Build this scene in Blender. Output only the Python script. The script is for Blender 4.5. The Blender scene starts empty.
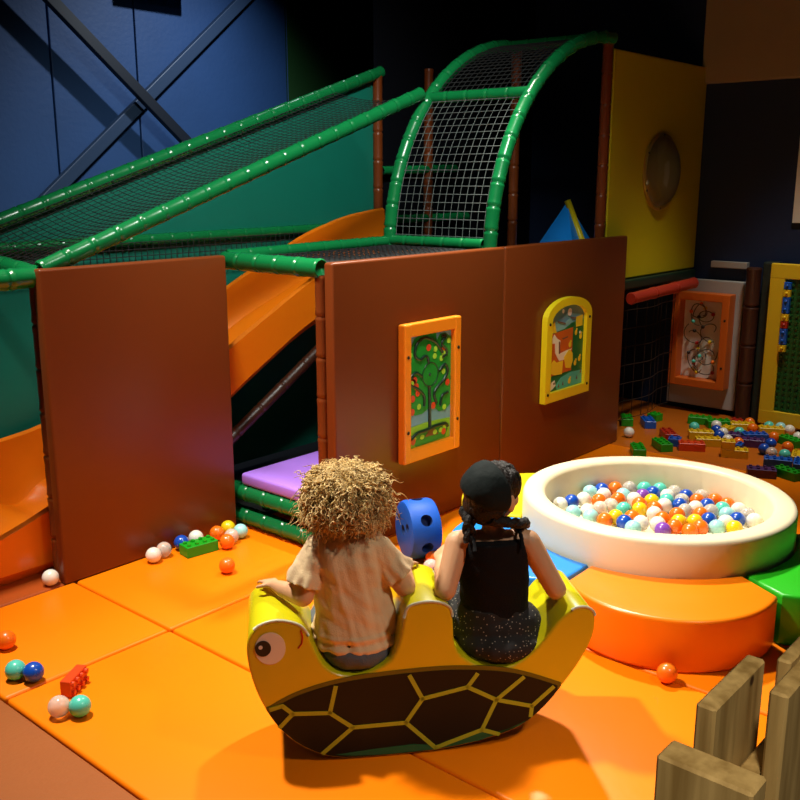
import bpy, bmesh, math, random
import numpy as np
from mathutils import Vector, Matrix, noise
random.seed(7)
S = bpy.context.scene
COL = S.collection
PI = math.pi
R = math.radians

# ------------------------------------------------------------------ camera, world, lights, exposure
PITCH, YAW, EYE, FPX = 13.2, 40.9, 1.67, 944.0
cam_d = bpy.data.cameras.new('camera'); cam = bpy.data.objects.new('camera', cam_d); COL.objects.link(cam)
cam_d.sensor_width = 36; cam_d.lens = FPX / 800 * 36; cam_d.clip_start = .02
cam.location = (0, 0, EYE); cam.rotation_euler = (R(90 - PITCH), 0, R(YAW - 90))
S.camera = cam
S.view_settings.view_transform = 'Standard'; S.view_settings.look = 'None'
S.view_settings.exposure = 0; S.view_settings.gamma = 1; S.view_settings.use_curve_mapping = False
w = bpy.data.worlds.new('world'); S.world = w; w.use_nodes = True
w.node_tree.nodes['Background'].inputs[0].default_value = (.10, .09, .10, 1)
w.node_tree.nodes['Background'].inputs[1].default_value = .06

def spot(name, loc, target, energy, size_deg, blend, radius, color):
    d = bpy.data.lights.new(name, 'SPOT'); o = bpy.data.objects.new(name, d); COL.objects.link(o)
    d.energy = energy; d.spot_size = R(size_deg); d.spot_blend = blend; d.shadow_soft_size = radius; d.color = color
    o.location = loc
    o.rotation_euler = (Vector(target) - Vector(loc)).to_track_quat('-Z', 'Y').to_euler()
    return o
spot('ceiling_spot_right', (4.3, 3.0, 3.9), (3.1, 1.75, 0), 1000, 52, .8, .10, (1, .93, .80))
spot('ceiling_spot_left', (1.4, 3.3, 3.9), (2.2, 2.0, 0), 900, 62, .8, .10, (1, .93, .80))
spot('ceiling_spot_front', (2.2, -.9, 3.5), (1.95, 1.75, .35), 185, 42, .8, .15, (1, .90, .76))
spot('ceiling_spot_blue_wall', (4.5, 4.55, 3.5), (4.3, 6.0, 1.35), 150, 105, 1, .04, (.80, .90, 1))
spot('ceiling_spot_play_frame', (2.6, 1.8, 3.85), (3.7, 3.9, 1.4), 560, 70, .9, .25, (.95, 1, .92))
spot('slide_fill_spot', (.5, 3.3, 3.7), (1.9, 4.15, .3), 330, 27, .9, .12, (1, .95, .85))  # added fill that brightens the slide exit, no known fixture there
spot('fence_fill_spot', (-.3, -.5, 3.3), (1.0, .33, 1.0), 230, 30, .9, .15, (1, .84, .58))  # added fill so the foreground planks are lit, not a known lamp
spot('ceiling_spot_corner', (5.5, 1.7, 3.8), (5.95, 2.2, 0), 330, 44, 1, .15, (1, .92, .8))

# ------------------------------------------------------------------ ray helpers used to read positions off known surfaces
_p, _y = R(PITCH), R(YAW)
_F = Vector((math.cos(_p)*math.cos(_y), math.cos(_p)*math.sin(_y), -math.sin(_p)))
_R = Vector((math.sin(_y), -math.cos(_y), 0)); _D = _F.cross(_R); _C = Vector((0, 0, EYE))
def ray(x, y): return _F + _R*((x-400)/FPX) + _D*((y-400)/FPX)
def onZ(x, y, z=0): d = ray(x, y); return _C + d*((z-EYE)/d.z)
def onX(x, y, c): d = ray(x, y); return _C + d*(c/d.x)
def onY(x, y, c): d = ray(x, y); return _C + d*(c/d.y)

# ------------------------------------------------------------------ materials
MATS = {}
def mat(name, col, rough=.5, bump=0, bscale=40, var=0, vscale=6, spec=.5, coat=0, trans=0, metal=0, sheen=0, emis=None, alpha=1):
    if name in MATS: return MATS[name]
    m = bpy.data.materials.new(name); m.use_nodes = True; MATS[name] = m
    nt = m.node_tree; b = nt.nodes['Principled BSDF']
    b.inputs['Base Color'].default_value = (*col, 1); b.inputs['Roughness'].default_value = rough
    b.inputs['Specular IOR Level'].default_value = spec
    b.inputs['Coat Weight'].default_value = coat; b.inputs['Coat Roughness'].default_value = .15
    b.inputs['Transmission Weight'].default_value = trans; b.inputs['Metallic'].default_value = metal
    b.inputs['Sheen Weight'].default_value = sheen
    m.diffuse_color = (*col, 1)
    tc = None
    if bump or var:
        tc = nt.nodes.new('ShaderNodeTexCoord')
    if bump:
        n = nt.nodes.new('ShaderNodeTexNoise'); n.inputs['Scale'].default_value = bscale; n.inputs['Detail'].default_value = 4
        nt.links.new(tc.outputs['Object'], n.inputs['Vector'])
        bp = nt.nodes.new('ShaderNodeBump'); bp.inputs['Strength'].default_value = bump; bp.inputs['Distance'].default_value = .01
        nt.links.new(n.outputs['Fac'], bp.inputs['Height']); nt.links.new(bp.outputs['Normal'], b.inputs['Normal'])
    if var:
        n = nt.nodes.new('ShaderNodeTexNoise'); n.inputs['Scale'].default_value = vscale; n.inputs['Detail'].default_value = 5
        nt.links.new(tc.outputs['Object'], n.inputs['Vector'])
        mx = nt.nodes.new('ShaderNodeMix'); mx.data_type = 'RGBA'
        mx.inputs['A'].default_value = (*[c*(1-var) for c in col], 1); mx.inputs['B'].default_value = (*[min(1, c*(1+var)) for c in col], 1)
        nt.links.new(n.outputs['Fac'], mx.inputs['Factor']); nt.links.new(mx.outputs['Result'], b.inputs['Base Color'])
    return m

def hexc(r, g, b):
    f = lambda v: ((v/255+.055)/1.055)**2.4 if v/255 > .04045 else v/255/12.92
    return (f(r), f(g), f(b))

M_orange = mat('orange_vinyl', (.96, .215, .001), .40, .12, 9, .06, 2, spec=.22)
M_corner = mat('dim_orange_vinyl', (.50, .12, .006), .32, .12, 9, .08, 2)  # the orange mat vinyl darkened, dim corner light put into its colour
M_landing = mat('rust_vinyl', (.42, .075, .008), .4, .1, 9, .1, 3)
M_brown = mat('brown_vinyl', (.165, .034, .006), .36, .10, 6, .06, 2, spec=.35)
M_darkbrown = mat('dark_brown_sleeve', (.05, .014, .005), .4)
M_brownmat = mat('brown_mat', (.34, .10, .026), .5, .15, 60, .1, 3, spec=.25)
M_blackgap = mat('black_rubber', (.01, .01, .01), .8)
M_green = mat('green_sleeve', (.004, .16, .042), .27, .05, 20)
M_teal = mat('teal_vinyl', (.004, .165, .115), .45, .06, 6, .08, 3)
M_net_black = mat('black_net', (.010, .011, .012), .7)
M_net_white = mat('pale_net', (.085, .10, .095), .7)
M_net_brown = mat('brown_net', (.035, .02, .012), .8, spec=.1)
M_slide = mat('orange_slide_plastic', (.88, .20, .004), .28, .05, 60)
M_purple = mat('lavender_vinyl', (.42, .20, .85), .4)
M_yellow_panel = mat('yellow_panel', (.62, .51, .003), .45, .05, 8)
M_yellow = mat('yellow_plastic', (.80, .62, .01), .35)
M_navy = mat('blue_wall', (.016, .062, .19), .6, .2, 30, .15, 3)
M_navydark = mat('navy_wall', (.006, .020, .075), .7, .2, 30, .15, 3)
M_greenwall = mat('green_wall', (.012, .06, .012), .6, .2, 30, .15, 3)
M_beige = mat('beige_wall', (.36, .27, .17), .8, .15, 40, .06, 3)
M_dark = mat('dark_panel', (.002, .0025, .005), .8, spec=.1)
M_ceiling = mat('dark_ceiling', (.008, .008, .010), .9)
M_steel = mat('dark_blue_steel', (.02, .045, .10), .5)
M_steel2 = mat('dark_steel', (.006, .010, .020), .5)
M_cream = mat('cream_vinyl', (.86, .76, .52), .38, .06, 8)
M_steporange = mat('orange_step_vinyl', (.95, .22, .003), .3, .06, 8)
M_stepblue = mat('blue_step_vinyl', (.006, .24, .80), .35, .05, 8)
M_stepgreen = mat('green_step_vinyl', (.02, .42, .010), .35, .05, 8)
M_stepyellow = mat('yellow_step_vinyl', (.72, .60, .01), .35, .05, 8)
M_blue = mat('blue_foam', (.005, .085, .48), .55, .05, 30, spec=.3)
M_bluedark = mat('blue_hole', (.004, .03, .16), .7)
M_turtle = mat('turtle_lime_vinyl', (.62, .56, .006), .27, .07, 10)
M_turtleface = mat('turtle_yellow_vinyl', (.66, .48, .006), .33, .07, 10)
M_shell = mat('turtle_shell_dark', (.010, .008, .005), .5, spec=.2)
M_shellgreen = mat('turtle_shell_green', (.006, .11, .045), .25)
M_shellline = mat('turtle_shell_line', (.34, .40, .02), .4)
M_shellband = mat('turtle_shell_band', (.10, .095, .006), .4)
M_white = mat('white_plastic', (.85, .82, .74), .4)
M_eyewhite = mat('eye_patch_white', (.80, .70, .60), .4)
M_black = mat('black_plastic', (.008, .006, .005), .3)
M_red = mat('red_plastic', (.55, .02, .006), .35)
M_skin = mat('skin', (.68, .36, .19), .5, .05, 90)
M_shirt = mat('beige_jersey', (.77, .55, .31), .85, .25, 220, sheen=.2)
M_denim = mat('grey_denim', (.10, .115, .14), .9, .4, 260)
M_blacktop = mat('black_knit', (.003, .003, .004), .85, .3, 200, spec=.2)
M_hairdark = mat('dark_hair', (.008, .004, .003), .5, .8, 120, spec=.3)
M_bandana = mat('black_bandana', (.005, .009, .009), .8, .2, 60, spec=.2)
M_gold = [mat('blond_hair_light', (.85, .62, .28), .55, spec=.3), mat('blond_hair_mid', (.62, .42, .15), .55, spec=.3), mat('blond_hair_dark', (.26, .15, .05), .6, spec=.2)]
M_redbeam = mat('red_vinyl', (.40, .03, .012), .4)
M_greyboard = mat('grey_board', (.40, .40, .38), .6)
M_steelbolt = mat('bolt_black', (.02, .015, .012), .4, metal=.5)
M_wire = mat('steel_wire', (.12, .09, .05), .35, metal=.6)
def wood():
    m = bpy.data.materials.new('rough_pine'); m.use_nodes = True; nt = m.node_tree; b = nt.nodes['Principled BSDF']
    b.inputs['Roughness'].default_value = .7
    tc = nt.nodes.new('ShaderNodeTexCoord'); mp = nt.nodes.new('ShaderNodeMapping'); mp.inputs['Scale'].default_value = (45, 45, 4)
    n = nt.nodes.new('ShaderNodeTexNoise'); n.inputs['Scale'].default_value = 1; n.inputs['Detail'].default_value = 6
    r = nt.nodes.new('ShaderNodeValToRGB'); r.color_ramp.elements[0].position = .3; r.color_ramp.elements[1].position = .75
    r.color_ramp.elements[0].color = (.30, .19, .06, 1); r.color_ramp.elements[1].color = (.66, .47, .20, 1)
    v = nt.nodes.new('ShaderNodeTexVoronoi'); v.inputs['Scale'].default_value = 14
    r2 = nt.nodes.new('ShaderNodeValToRGB'); r2.color_ramp.elements[0].position = .06; r2.color_ramp.elements[1].position = .12
    r2.color_ramp.elements[0].color = (.15, .09, .05, 1)
    mx = nt.nodes.new('ShaderNodeMix'); mx.data_type = 'RGBA'; mx.blend_type = 'MULTIPLY'; mx.inputs['Factor'].default_value = 1
    bp = nt.nodes.new('ShaderNodeBump'); bp.inputs['Strength'].default_value = .3; bp.inputs['Distance'].default_value = .004
    L = nt.links.new
    L(tc.outputs['Object'], mp.inputs['Vector']); L(mp.outputs['Vector'], n.inputs['Vector']); L(n.outputs['Fac'], r.inputs['Fac'])
    L(tc.outputs['Object'], v.inputs['Vector']); L(v.outputs['Distance'], r2.inputs['Fac'])
    L(r.outputs['Color'], mx.inputs['A']); L(r2.outputs['Color'], mx.inputs['B']); L(mx.outputs['Result'], b.inputs['Base Color'])
    L(n.outputs['Fac'], bp.inputs['Height']); L(bp.outputs['Normal'], b.inputs['Normal'])
    return m
M_wood = wood()
def dotted():
    m = bpy.data.materials.new('black_dotted_cloth'); m.use_nodes = True; nt = m.node_tree; b = nt.nodes['Principled BSDF']
    b.inputs['Roughness'].default_value = .85
    tc = nt.nodes.new('ShaderNodeTexCoord'); v = nt.nodes.new('ShaderNodeTexVoronoi'); v.inputs['Scale'].default_value = 95
    r = nt.nodes.new('ShaderNodeValToRGB'); r.color_ramp.elements[0].position = .16; r.color_ramp.elements[1].position = .22
    r.color_ramp.elements[0].color = (.30, .27, .22, 1); r.color_ramp.elements[1].color = (.008, .007, .008, 1)
    nt.links.new(tc.outputs['Object'], v.inputs['Vector']); nt.links.new(v.outputs['Distance'], r.inputs['Fac'])
    nt.links.new(r.outputs['Color'], b.inputs['Base Color'])
    return m
M_dots = dotted()
BALL = dict(orange=mat('ball_orange', (.90, .17, .006), .3, coat=.3), white=mat('ball_white', (.85, .80, .70), .3, coat=.3),
            blue=mat('ball_blue', (.006, .07, .48), .28, coat=.4), mint=mat('ball_mint', (.10, .62, .48), .3, coat=.3),
            yellow=mat('ball_yellow', (.85, .58, .006), .3, coat=.3), purple=mat('ball_purple', (.22, .06, .45), .3, coat=.3),
            pale=mat('ball_pale_blue', (.35, .72, .72), .3, coat=.3), clear=mat('ball_clear', (.92, .86, .78), .14, trans=.55))
BRICK = dict(green=mat('brick_green', (.010, .33, .012), .35), red=mat('brick_red', (.42, .022, .008), .35), blue=mat('brick_blue', (.006, .09, .46), .35),
             yellow=mat('brick_yellow', (.75, .48, .008), .35), purple=mat('brick_purple', (.07, .02, .13), .4), vermilion=mat('brick_vermilion', (.70, .06, .008), .35))

# ------------------------------------------------------------------ object helpers
def obj(name, bm, mats, parent=None, smooth=False, loc=None):
    me = bpy.data.meshes.new(name)
    if smooth:
        for f in bm.faces: f.smooth = True
    bm.to_mesh(me); bm.free()
    for m in (mats if isinstance(mats, (list, tuple)) else [mats]): me.materials.append(m)
    o = bpy.data.objects.new(name, me); COL.objects.link(o)
    if parent: o.parent = parent
    if loc is not None: o.location = loc
    return o
def tag(o, label, cat, group=None):
    o['label'] = label; o['category'] = cat
    if group: o['group'] = group
    return o
def thing(name, label, cat, loc=(0, 0, 0), rz=0, group=None):
    o = bpy.data.objects.new(name, None); COL.objects.link(o); o.empty_display_size = .1
    o.location = loc; o.rotation_euler = (0, 0, rz)
    return tag(o, label, cat, group)
def struct(o): o['kind'] = 'structure'; return o

def box(bm, x0, x1, y0, y1, z0, z1, bev=0, seg=2, mi=0):
    g = bmesh.ops.create_cube(bm, size=1)
    vs = g['verts']
    for v in vs:
        v.co = Vector(((x0+x1)/2+v.co.x*(x1-x0), (y0+y1)/2+v.co.y*(y1-y0), (z0+z1)/2+v.co.z*(z1-z0)))
    fs = set(f for v in vs for f in v.link_faces)
    for f in fs: f.material_index = mi
    if bev:
        es = set(e for v in vs for e in v.link_edges)
        bmesh.ops.bevel(bm, geom=list(es), offset=bev, segments=seg, affect='EDGES', profile=.5)
    return bm
def boxbm(*a, **k): return box(bmesh.new(), *a, **k)

def frame_of(d):
    d = d.normalized(); a = Vector((0, 0, 1)) if abs(d.z) < .9 else Vector((1, 0, 0))
    s = d.cross(a).normalized(); return s, s.cross(d).normalized()
def sweep(bm, pts, rads, n=10, cap=True, mi=0, closed=False, fr=None):
    pts = [Vector(p) for p in pts]
    if not hasattr(rads, '__len__'): rads = [rads]*len(pts)
    rings = []; N = len(pts); s = None
    for i, p in enumerate(pts):
        d = (pts[(i+1) % N]-pts[i-1]) if closed else pts[min(i+1, N-1)]-pts[max(i-1, 0)]
        if d.length < 1e-9: d = Vector((0, 0, 1))
        d.normalize()
        if s is None: s, t = frame_of(d)
        else:
            s = (s-d*s.dot(d))
            s = s.normalized() if s.length > 1e-6 else frame_of(d)[0]
            t = s.cross(d)
        rings.append([bm.verts.new(p+(s*math.cos(2*PI*k/n)+t*math.sin(2*PI*k/n))*rads[i]) for k in range(n)])
    M = N if closed else N-1
    for i in range(M):
        a, b = rings[i], rings[(i+1) % N]
        for k in range(n):
            f = bm.faces.new((a[k], a[(k+1) % n], b[(k+1) % n], b[k])); f.material_index = mi; f.smooth = True
    if cap and not closed:
        for rr, rev in ((rings[0], False), (rings[-1], True)):
            f = bm.faces.new(rr[::-1] if rev else rr); f.material_index = mi
    return bm
def densify(pts, step):
    pts = [Vector(p) for p in pts]; out = [pts[0]]
    for a, b in zip(pts, pts[1:]):
        k = max(1, int((b-a).length/step))
        out += [a.lerp(b, i/k) for i in range(1, k+1)]
    return out
def sleeve(bm, pts, r=.034, pitch=.125, n=12):
    """padded tube: sleeve sections butted with slightly raised taped joints"""
    P0 = [Vector(p) for p in pts]; L = [0]
    for a, b in zip(P0, P0[1:]): L.append(L[-1]+(b-a).length)
    def at(l):
        for k in range(len(P0)-1):
            if l <= L[k+1] or k == len(P0)-2: return P0[k].lerp(P0[k+1], (l-L[k])/(L[k+1]-L[k]))
    k = max(1, round(L[-1]/pitch)); pt = L[-1]/k; P = []; rad = []
    for i in range(k):
        for f, q in ((.003, .90), (.010, 1.05), (.022, 1.02), (.04, .97), (.5*pt, 1.0), (pt-.04, .98), (pt-.020, 1.03), (pt-.009, 1.05), (pt-.003, .90)):
            P.append(at(i*pt+f)); rad.append(r*q)
    sweep(bm, P, rad, n)
    return bm
def poly_prism(bm, pts2, axis, a0, a1, mi=0, bev=0):
    """extrude a 2D outline; axis 'y': pts are (x,z); axis 'x': (y,z); axis 'z': (x,y)"""
    def mk(p, a):
        return Vector((p[0], a, p[1])) if axis == 'y' else Vector((a, p[0], p[1])) if axis == 'x' else Vector((p[0], p[1], a))
    A = [bm.verts.new(mk(p, a0)) for p in pts2]; B = [bm.verts.new(mk(p, a1)) for p in pts2]
    n = len(A); fs = [bm.faces.new(A), bm.faces.new(B[::-1])]
    for i in range(n): fs.append(bm.faces.new((A[i], B[i], B[(i+1) % n], A[(i+1) % n])))
    for f in fs: f.material_index = mi
    bmesh.ops.recalc_face_normals(bm, faces=fs)
    if bev:
        es = [e for e in fs[0].edges]+[e for e in fs[1].edges]
        bmesh.ops.bevel(bm, geom=es, offset=bev, segments=3, affect='EDGES', profile=.5)
    return bm
def ball_bm(r, u=20, v=14):
    bm = bmesh.new(); bmesh.ops.create_uvsphere(bm, u_segments=u, v_segments=v, radius=r); return bm
def ellipsoid(bm, c, r, rot=None, u=16, v=12, mi=0):
    g = bmesh.ops.create_uvsphere(bm, u_segments=u, v_segments=v, radius=1)
    for q in g['verts']:
        p = Vector((q.co.x*r[0], q.co.y*r[1], q.co.z*r[2]))
        if rot: p = rot @ p
        q.co = p+Vector(c)
    for f in set(f for q in g['verts'] for f in q.link_faces): f.material_index = mi; f.smooth = True
def capsule(bm, p0, r0, p1, r1, n=14):
    p0, p1 = Vector(p0), Vector(p1); d = (p1-p0); dn = d.normalized()
    P, Rr = [], []
    for k in range(5):
        a = PI/2*(1-k/4.0); P.append(p0-dn*r0*math.sin(a)); Rr.append(max(r0*math.cos(a), r0*.02))
    for k in range(5):
        a = PI/2*(k/4.0); P.append(p1+dn*r1*math.sin(a)); Rr.append(max(r1*math.cos(a), r1*.02))
    sweep(bm, P, Rr, n)
def chain(bm, *pr):
    for (a, ra), (b, rb) in zip(pr, pr[1:]): capsule(bm, a, ra, b, rb)
def remesh(name, bm, mats, parent, voxel=.005, smooth=6, wob=None):
    """union overlapping closed shapes into one continuous surface"""
    o = obj(name+'_src', bm, [])
    m = o.modifiers.new('r', 'REMESH'); m.mode = 'VOXEL'; m.voxel_size = voxel
    s = o.modifiers.new('s', 'SMOOTH'); s.iterations = smooth; s.factor = .5
    dg = bpy.context.evaluated_depsgraph_get()
    me = bpy.data.meshes.new_from_object(o.evaluated_get(dg)); me.name = name
    bpy.data.objects.remove(o)
    b2 = bmesh.new(); b2.from_mesh(me); bpy.data.meshes.remove(me)
    if wob:
        b2.normal_update()
        for v in b2.verts: v.co += v.normal*wob(v.co)
    return b2
def copy_tree(o, parent=None):
    c = o.copy(); COL.objects.link(c)
    if parent: c.parent = parent
    for ch in list(o.children): copy_tree(ch, c)
    return c
def net(bm, f, ns, nt, r=.0025, seg=24, mi=0):
    for i in range(ns+1):
        sweep(bm, [f(i/ns, j/seg) for j in range(seg+1)], r, 4, False, mi)
    for j in range(nt+1):
        sweep(bm, [f(i/seg, j/nt) for i in range(seg+1)], r, 4, False, mi)
    return bm

# ------------------------------------------------------------------ setting
WY, WX = 6.0, 6.62            # back wall, right wall
struct(obj('floor', boxbm(-.6, WX+.1, -.6, WY+.1, -.14, -.05), M_blackgap))
bm = bmesh.new()
xs = [-1.0, 1.0, 2.2, onY(54, 100, WY).x, onY(139, 100, WY).x, 5.52]
for a, b in zip(xs, xs[1:]): box(bm, a+.006, b-.006, WY, WY+.05, -.05, 4, .006)
box(bm, 5.525, WX+.1, WY, WY+.05, -.05, 4, .006, mi=1)
box(bm, -1, WX+.1, WY+.045, WY+.1, -.05, 4, mi=2)
struct(obj('wall_back', bm, [M_navy, M_greenwall, M_blackgap]))
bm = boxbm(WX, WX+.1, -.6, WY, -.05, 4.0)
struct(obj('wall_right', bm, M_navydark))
struct(obj('trim_1', boxbm(WX-.05, WX+.1, -.6, 2.93, 2.31, 4, .01), M_beige))
struct(obj('trim_2', boxbm(WX-.05, WX, 2.50, 2.76, 1.055, 1.10, .004), M_greyboard))
struct(obj('ceiling', boxbm(-1, WX+.1, -.6, WY+.1, 4.0, 4.1), M_ceiling))
o = tag(obj('ceiling_duct', boxbm(4.02, 4.5, 5.75, 5.99, 2.93, 3.2, .01), M_greyboard), 'grey box mounted high on the blue back wall', 'duct')

# mats (top at z = 0)
def floor_mat(x0, x1, y0, y1, label, m=M_orange, group=None, z1=0):
    g = .004
    o = obj('floor_mat', boxbm(-(x1-x0)/2+g, (x1-x0)/2-g, -(y1-y0)/2+g, (y1-y0)/2-g, 0, .05+z1, .012, 3), m, None, True, ((x0+x1)/2, (y0+y1)/2, -.05))
    return tag(o, label, 'floor mat', group)
XA, XB, XC, XD = 1.265, 1.92, 2.82, 4.1
YA, YB, YC = 3.5, 2.82, .55
floor_mat(XA, XB, YB, YA, 'small orange vinyl mat below the left brown panel, near the blue and mint balls')
floor_mat(XB, XC, YB, YA, 'orange vinyl mat with the green brick lying on it')
floor_mat(XA, XB, YC, YB, 'orange vinyl mat under the head end of the turtle rocker')
floor_mat(XB, XC, YC, YB, 'orange vinyl mat under the tail end of the turtle rocker')
floor_mat(XC, XD, YC, YB, 'orange vinyl mat under the cream ball pit and the curved orange step')
floor_mat(XC, XD, YB, 3.5, 'orange vinyl mat under the brown wall pads beside the lavender platform')
floor_mat(XD, 5.35, YC, YB+.06, 'orange vinyl mat behind the cream ball pit')
floor_mat(5.35, WX-.02, YC, 3.9, 'orange mat with dim light put in its colour, under the heap of toy bricks in the back corner', M_corner)
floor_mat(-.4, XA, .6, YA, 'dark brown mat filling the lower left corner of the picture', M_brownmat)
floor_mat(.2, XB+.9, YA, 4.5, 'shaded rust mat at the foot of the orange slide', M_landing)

# steel braces across the blue wall
def brace(a, b, y, wdt, m, label):
    a, b = Vector((a[0], y, a[1])), Vector((b[0], y, b[1])); d = b-a; L = d.length
    bm = boxbm(-L/2, L/2, -.025, .025, -wdt/2, wdt/2, .006)
    o = obj('steel_brace', bm, m, None, False, (a+b)/2); o.rotation_euler = (0, -math.atan2(d.z, d.x), 0)
    tag(o, label, 'brace', 'crossed steel braces on the blue wall')
def ext(q0, q1, y, e0, e1):
    a, b = onY(*q0, y), onY(*q1, y); d = b-a
    a2, b2 = a-d*e0, b+d*e1
    return (a2.x, a2.z), (b2.x, b2.z)
brace(*ext((75, 25), (185, 140), 5.80, .5, 1.2), 5.80, .075, M_steel2, 'dark steel brace falling from upper left to lower right before blue wall')
brace(*ext((208, 35), (55, 190), 5.91, .4, .7), 5.91, .085, M_steel, 'blue painted steel brace rising to the upper right on the blue wall')

# ------------------------------------------------------------------ green climbing frame
YF, YN, YR = 3.55, 2.89, 4.28      # front bay plane, wall plane, rear plane
fr = thing('climbing_frame', 'green padded tube climbing frame with nets and an arched net tunnel', 'climbing frame', (3.5, 3.5, 0))
off = Vector((-3.5, -3.5, 0))
def fpart(name, bm, m, smooth=True):
    bm.transform(Matrix.Translation(off)); return obj(name, bm, m, fr, smooth)
def tube(pts, r=.034): return fpart('tube', sleeve(bmesh.new(), pts, r), M_green)
def arcp(a, y, cx=5.2, cz=1.28, r=1.19): return Vector((cx-r*math.cos(a), y, cz+r*math.sin(a)))
tube([(1.91, YF, 1.315), (4.28, YF, 2.135)], .037)
tube([(.9, YR, 1.08), (1.6, YR, 1.305), (4.76, YR, 2.34)], .037)
tube([(.9, YR, 1.345), (4.7, YR, 1.37)], .03)
tube([(.9, YF, 1.275), (1.9, YF, 1.29)], .042)
tube([(2.85, YF, 1.315), (3.98, YF, 1.33)], .03)
tube([(2.85, YF+.02, 1.295), (2.85, YN+.02, 1.295)], .042)
tube([arcp(i/24*PI/2, YF) for i in range(25)], .037)
tube([arcp(i/24*PI/2, YN, 5.24) for i in range(25)], .037)
tube([arcp(R(44.5), YF), arcp(R(44.5), YN, 5.24)], .032)
tube([(4.01, YF, 1.335), (4.04, YN+.03, 1.335)], .03)
tube([(5.15, YF, 2.47), (5.18, YN, 2.47)], .032)
tube([(2.85, YF+.02, .165), (2.85, YN+.03, .165)], .042)
tube([(2.85, YF+.02, .045), (2.85, YN+.03, .045)], .042)
tube([(4.75, YR, 1.72), (5.55, YR, 1.74)], .03)
tube([(4.75, YR, 1.40), (5.7, YR, 1.40)], .03)
tube([(1.9, YF, 1.3), (1.9, YR, 1.36)], .034)
def post(x, y, z1, r=.032): 
    o = fpart('post', sleeve(bmesh.new(), [(x, y, 0), (x, y, z1)], r, .18), M_brown); return o
post(4.72, YR, 2.32); post(5.24, YN+.03, 2.45); post(5.22, YF, 2.45); post(1.915, YF+.03, 1.28, .036); post(2.86, YN+.035, 1.27, .03)
post(2.83, YF+.085, 1.3, .03); post(3.98, YF, 1.3); post(5.24, YR, 2.4)
A0 = .5
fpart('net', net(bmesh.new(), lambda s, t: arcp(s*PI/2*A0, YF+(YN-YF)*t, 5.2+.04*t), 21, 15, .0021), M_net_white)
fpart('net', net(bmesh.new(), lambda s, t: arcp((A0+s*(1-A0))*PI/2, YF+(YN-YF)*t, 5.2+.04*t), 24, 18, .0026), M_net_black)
def roof(s, t):
    a = Vector((1.7, YF, 1.25)).lerp(Vector((4.3, YF, 2.14)), s); b = Vector((1.7, YR, 1.34)).lerp(Vector((4.3, YR, 2.19)), s)
    p = a.lerp(b, t); p.z -= .05*math.sin(PI*t); return p
fpart('net', net(bmesh.new(), roof, 75, 20, .0018, 16), M_net_black)
fpart('net', net(bmesh.new(), lambda s, t: Vector((2.87+1.1*s, YF+(YN-YF)*t, 1.31-.03*math.sin(PI*t)*math.sin(PI*s))), 30, 18, .003, 12), M_net_black)
fpart('net', net(bmesh.new(), lambda s, t: Vector((1.0+3.7*s, YR-.04, 1.35-.14*t)), 100, 4, .0025, 12), M_net_black)
fpart('net', net(bmesh.new(), lambda s, t: Vector((5.26+1.3*s, YN+.04, 1.3+1.08*t)), 22, 18, .0025, 4), M_net_black)
# added black sheet standing in for the gloom behind the arch, and the raised deck
bm = bmesh.new(); box(bm, 4.76, 6.6, YR+.04, YR+.07, 0, 3.95)
fpart('back_gloom_sheet', bm, M_dark, False)
bm = bmesh.new(); box(bm, 4.2, 5.3, 2.98, 4.2, 1.10, 1.16, .01)
fpart('deck', bm, M_dark, False)
bm = bmesh.new(); box(bm, 3.0, 4.6, 3.50, 3.53, .02, .2); box(bm, 3.7, 3.73, 2.95, 3.5, .02, 1.25)  # added black sheets standing in for darkness inside the frame
fpart('inner_gloom_sheet', bm, M_dark, False)
# brace under the slide
fpart('brace', sleeve(bmesh.new(), [(2.75, 3.60, .34), (3.7, 3.60, .90)], .03, .2), M_darkbrown)

# teal vinyl sheet behind the slide
bm = bmesh.new()
poly_prism(bm, [(.6, -.0), (4.70, -.0), (4.70, 2.29), (1.6, 1.28), (.6, .95)], 'y', YR+.02, YR+.05)
tag(obj('vinyl_panel', bm, M_teal), 'sloping teal vinyl side sheet behind the orange slide', 'panel')

# slide: channel swept along a curve in the XZ plane
sl = thing('slide', 'orange moulded slide running down behind the left brown panel', 'slide', (2.6, 3.92, 0))
prof = []
def lut(pts, x):
    if x <= pts[0][0]: return pts[0][1]
    for (a, za), (b, zb) in zip(pts, pts[1:]):
        if x <= b: return za+(zb-za)*(x-a)/(b-a)
    return pts[-1][1]
FARW = [(1.15, .40), (1.6, .445), (2.0, .465), (2.25, .50), (2.6, .665), (2.95, .865), (3.42, 1.09), (3.98, 1.335), (4.33, 1.43), (4.69, 1.475)]
BEDZ = [(1.15, .06), (1.8, .15), (2.1, .205), (2.6, .41), (2.95, .64), (3.42, .90), (3.9, 1.08), (4.3, 1.14), (4.69, 1.16)]
NEARW = [(1.15, .12), (1.7, .22), (2.1, .36), (2.6, .68), (2.95, .875), (3.52, 1.165), (3.75, 1.24), (4.0, 1.25), (4.69, 1.25)]
def sm(pts, x): return sum(lut(pts, x+d*.05) for d in (-2, -1, 0, 1, 2))/5
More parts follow.
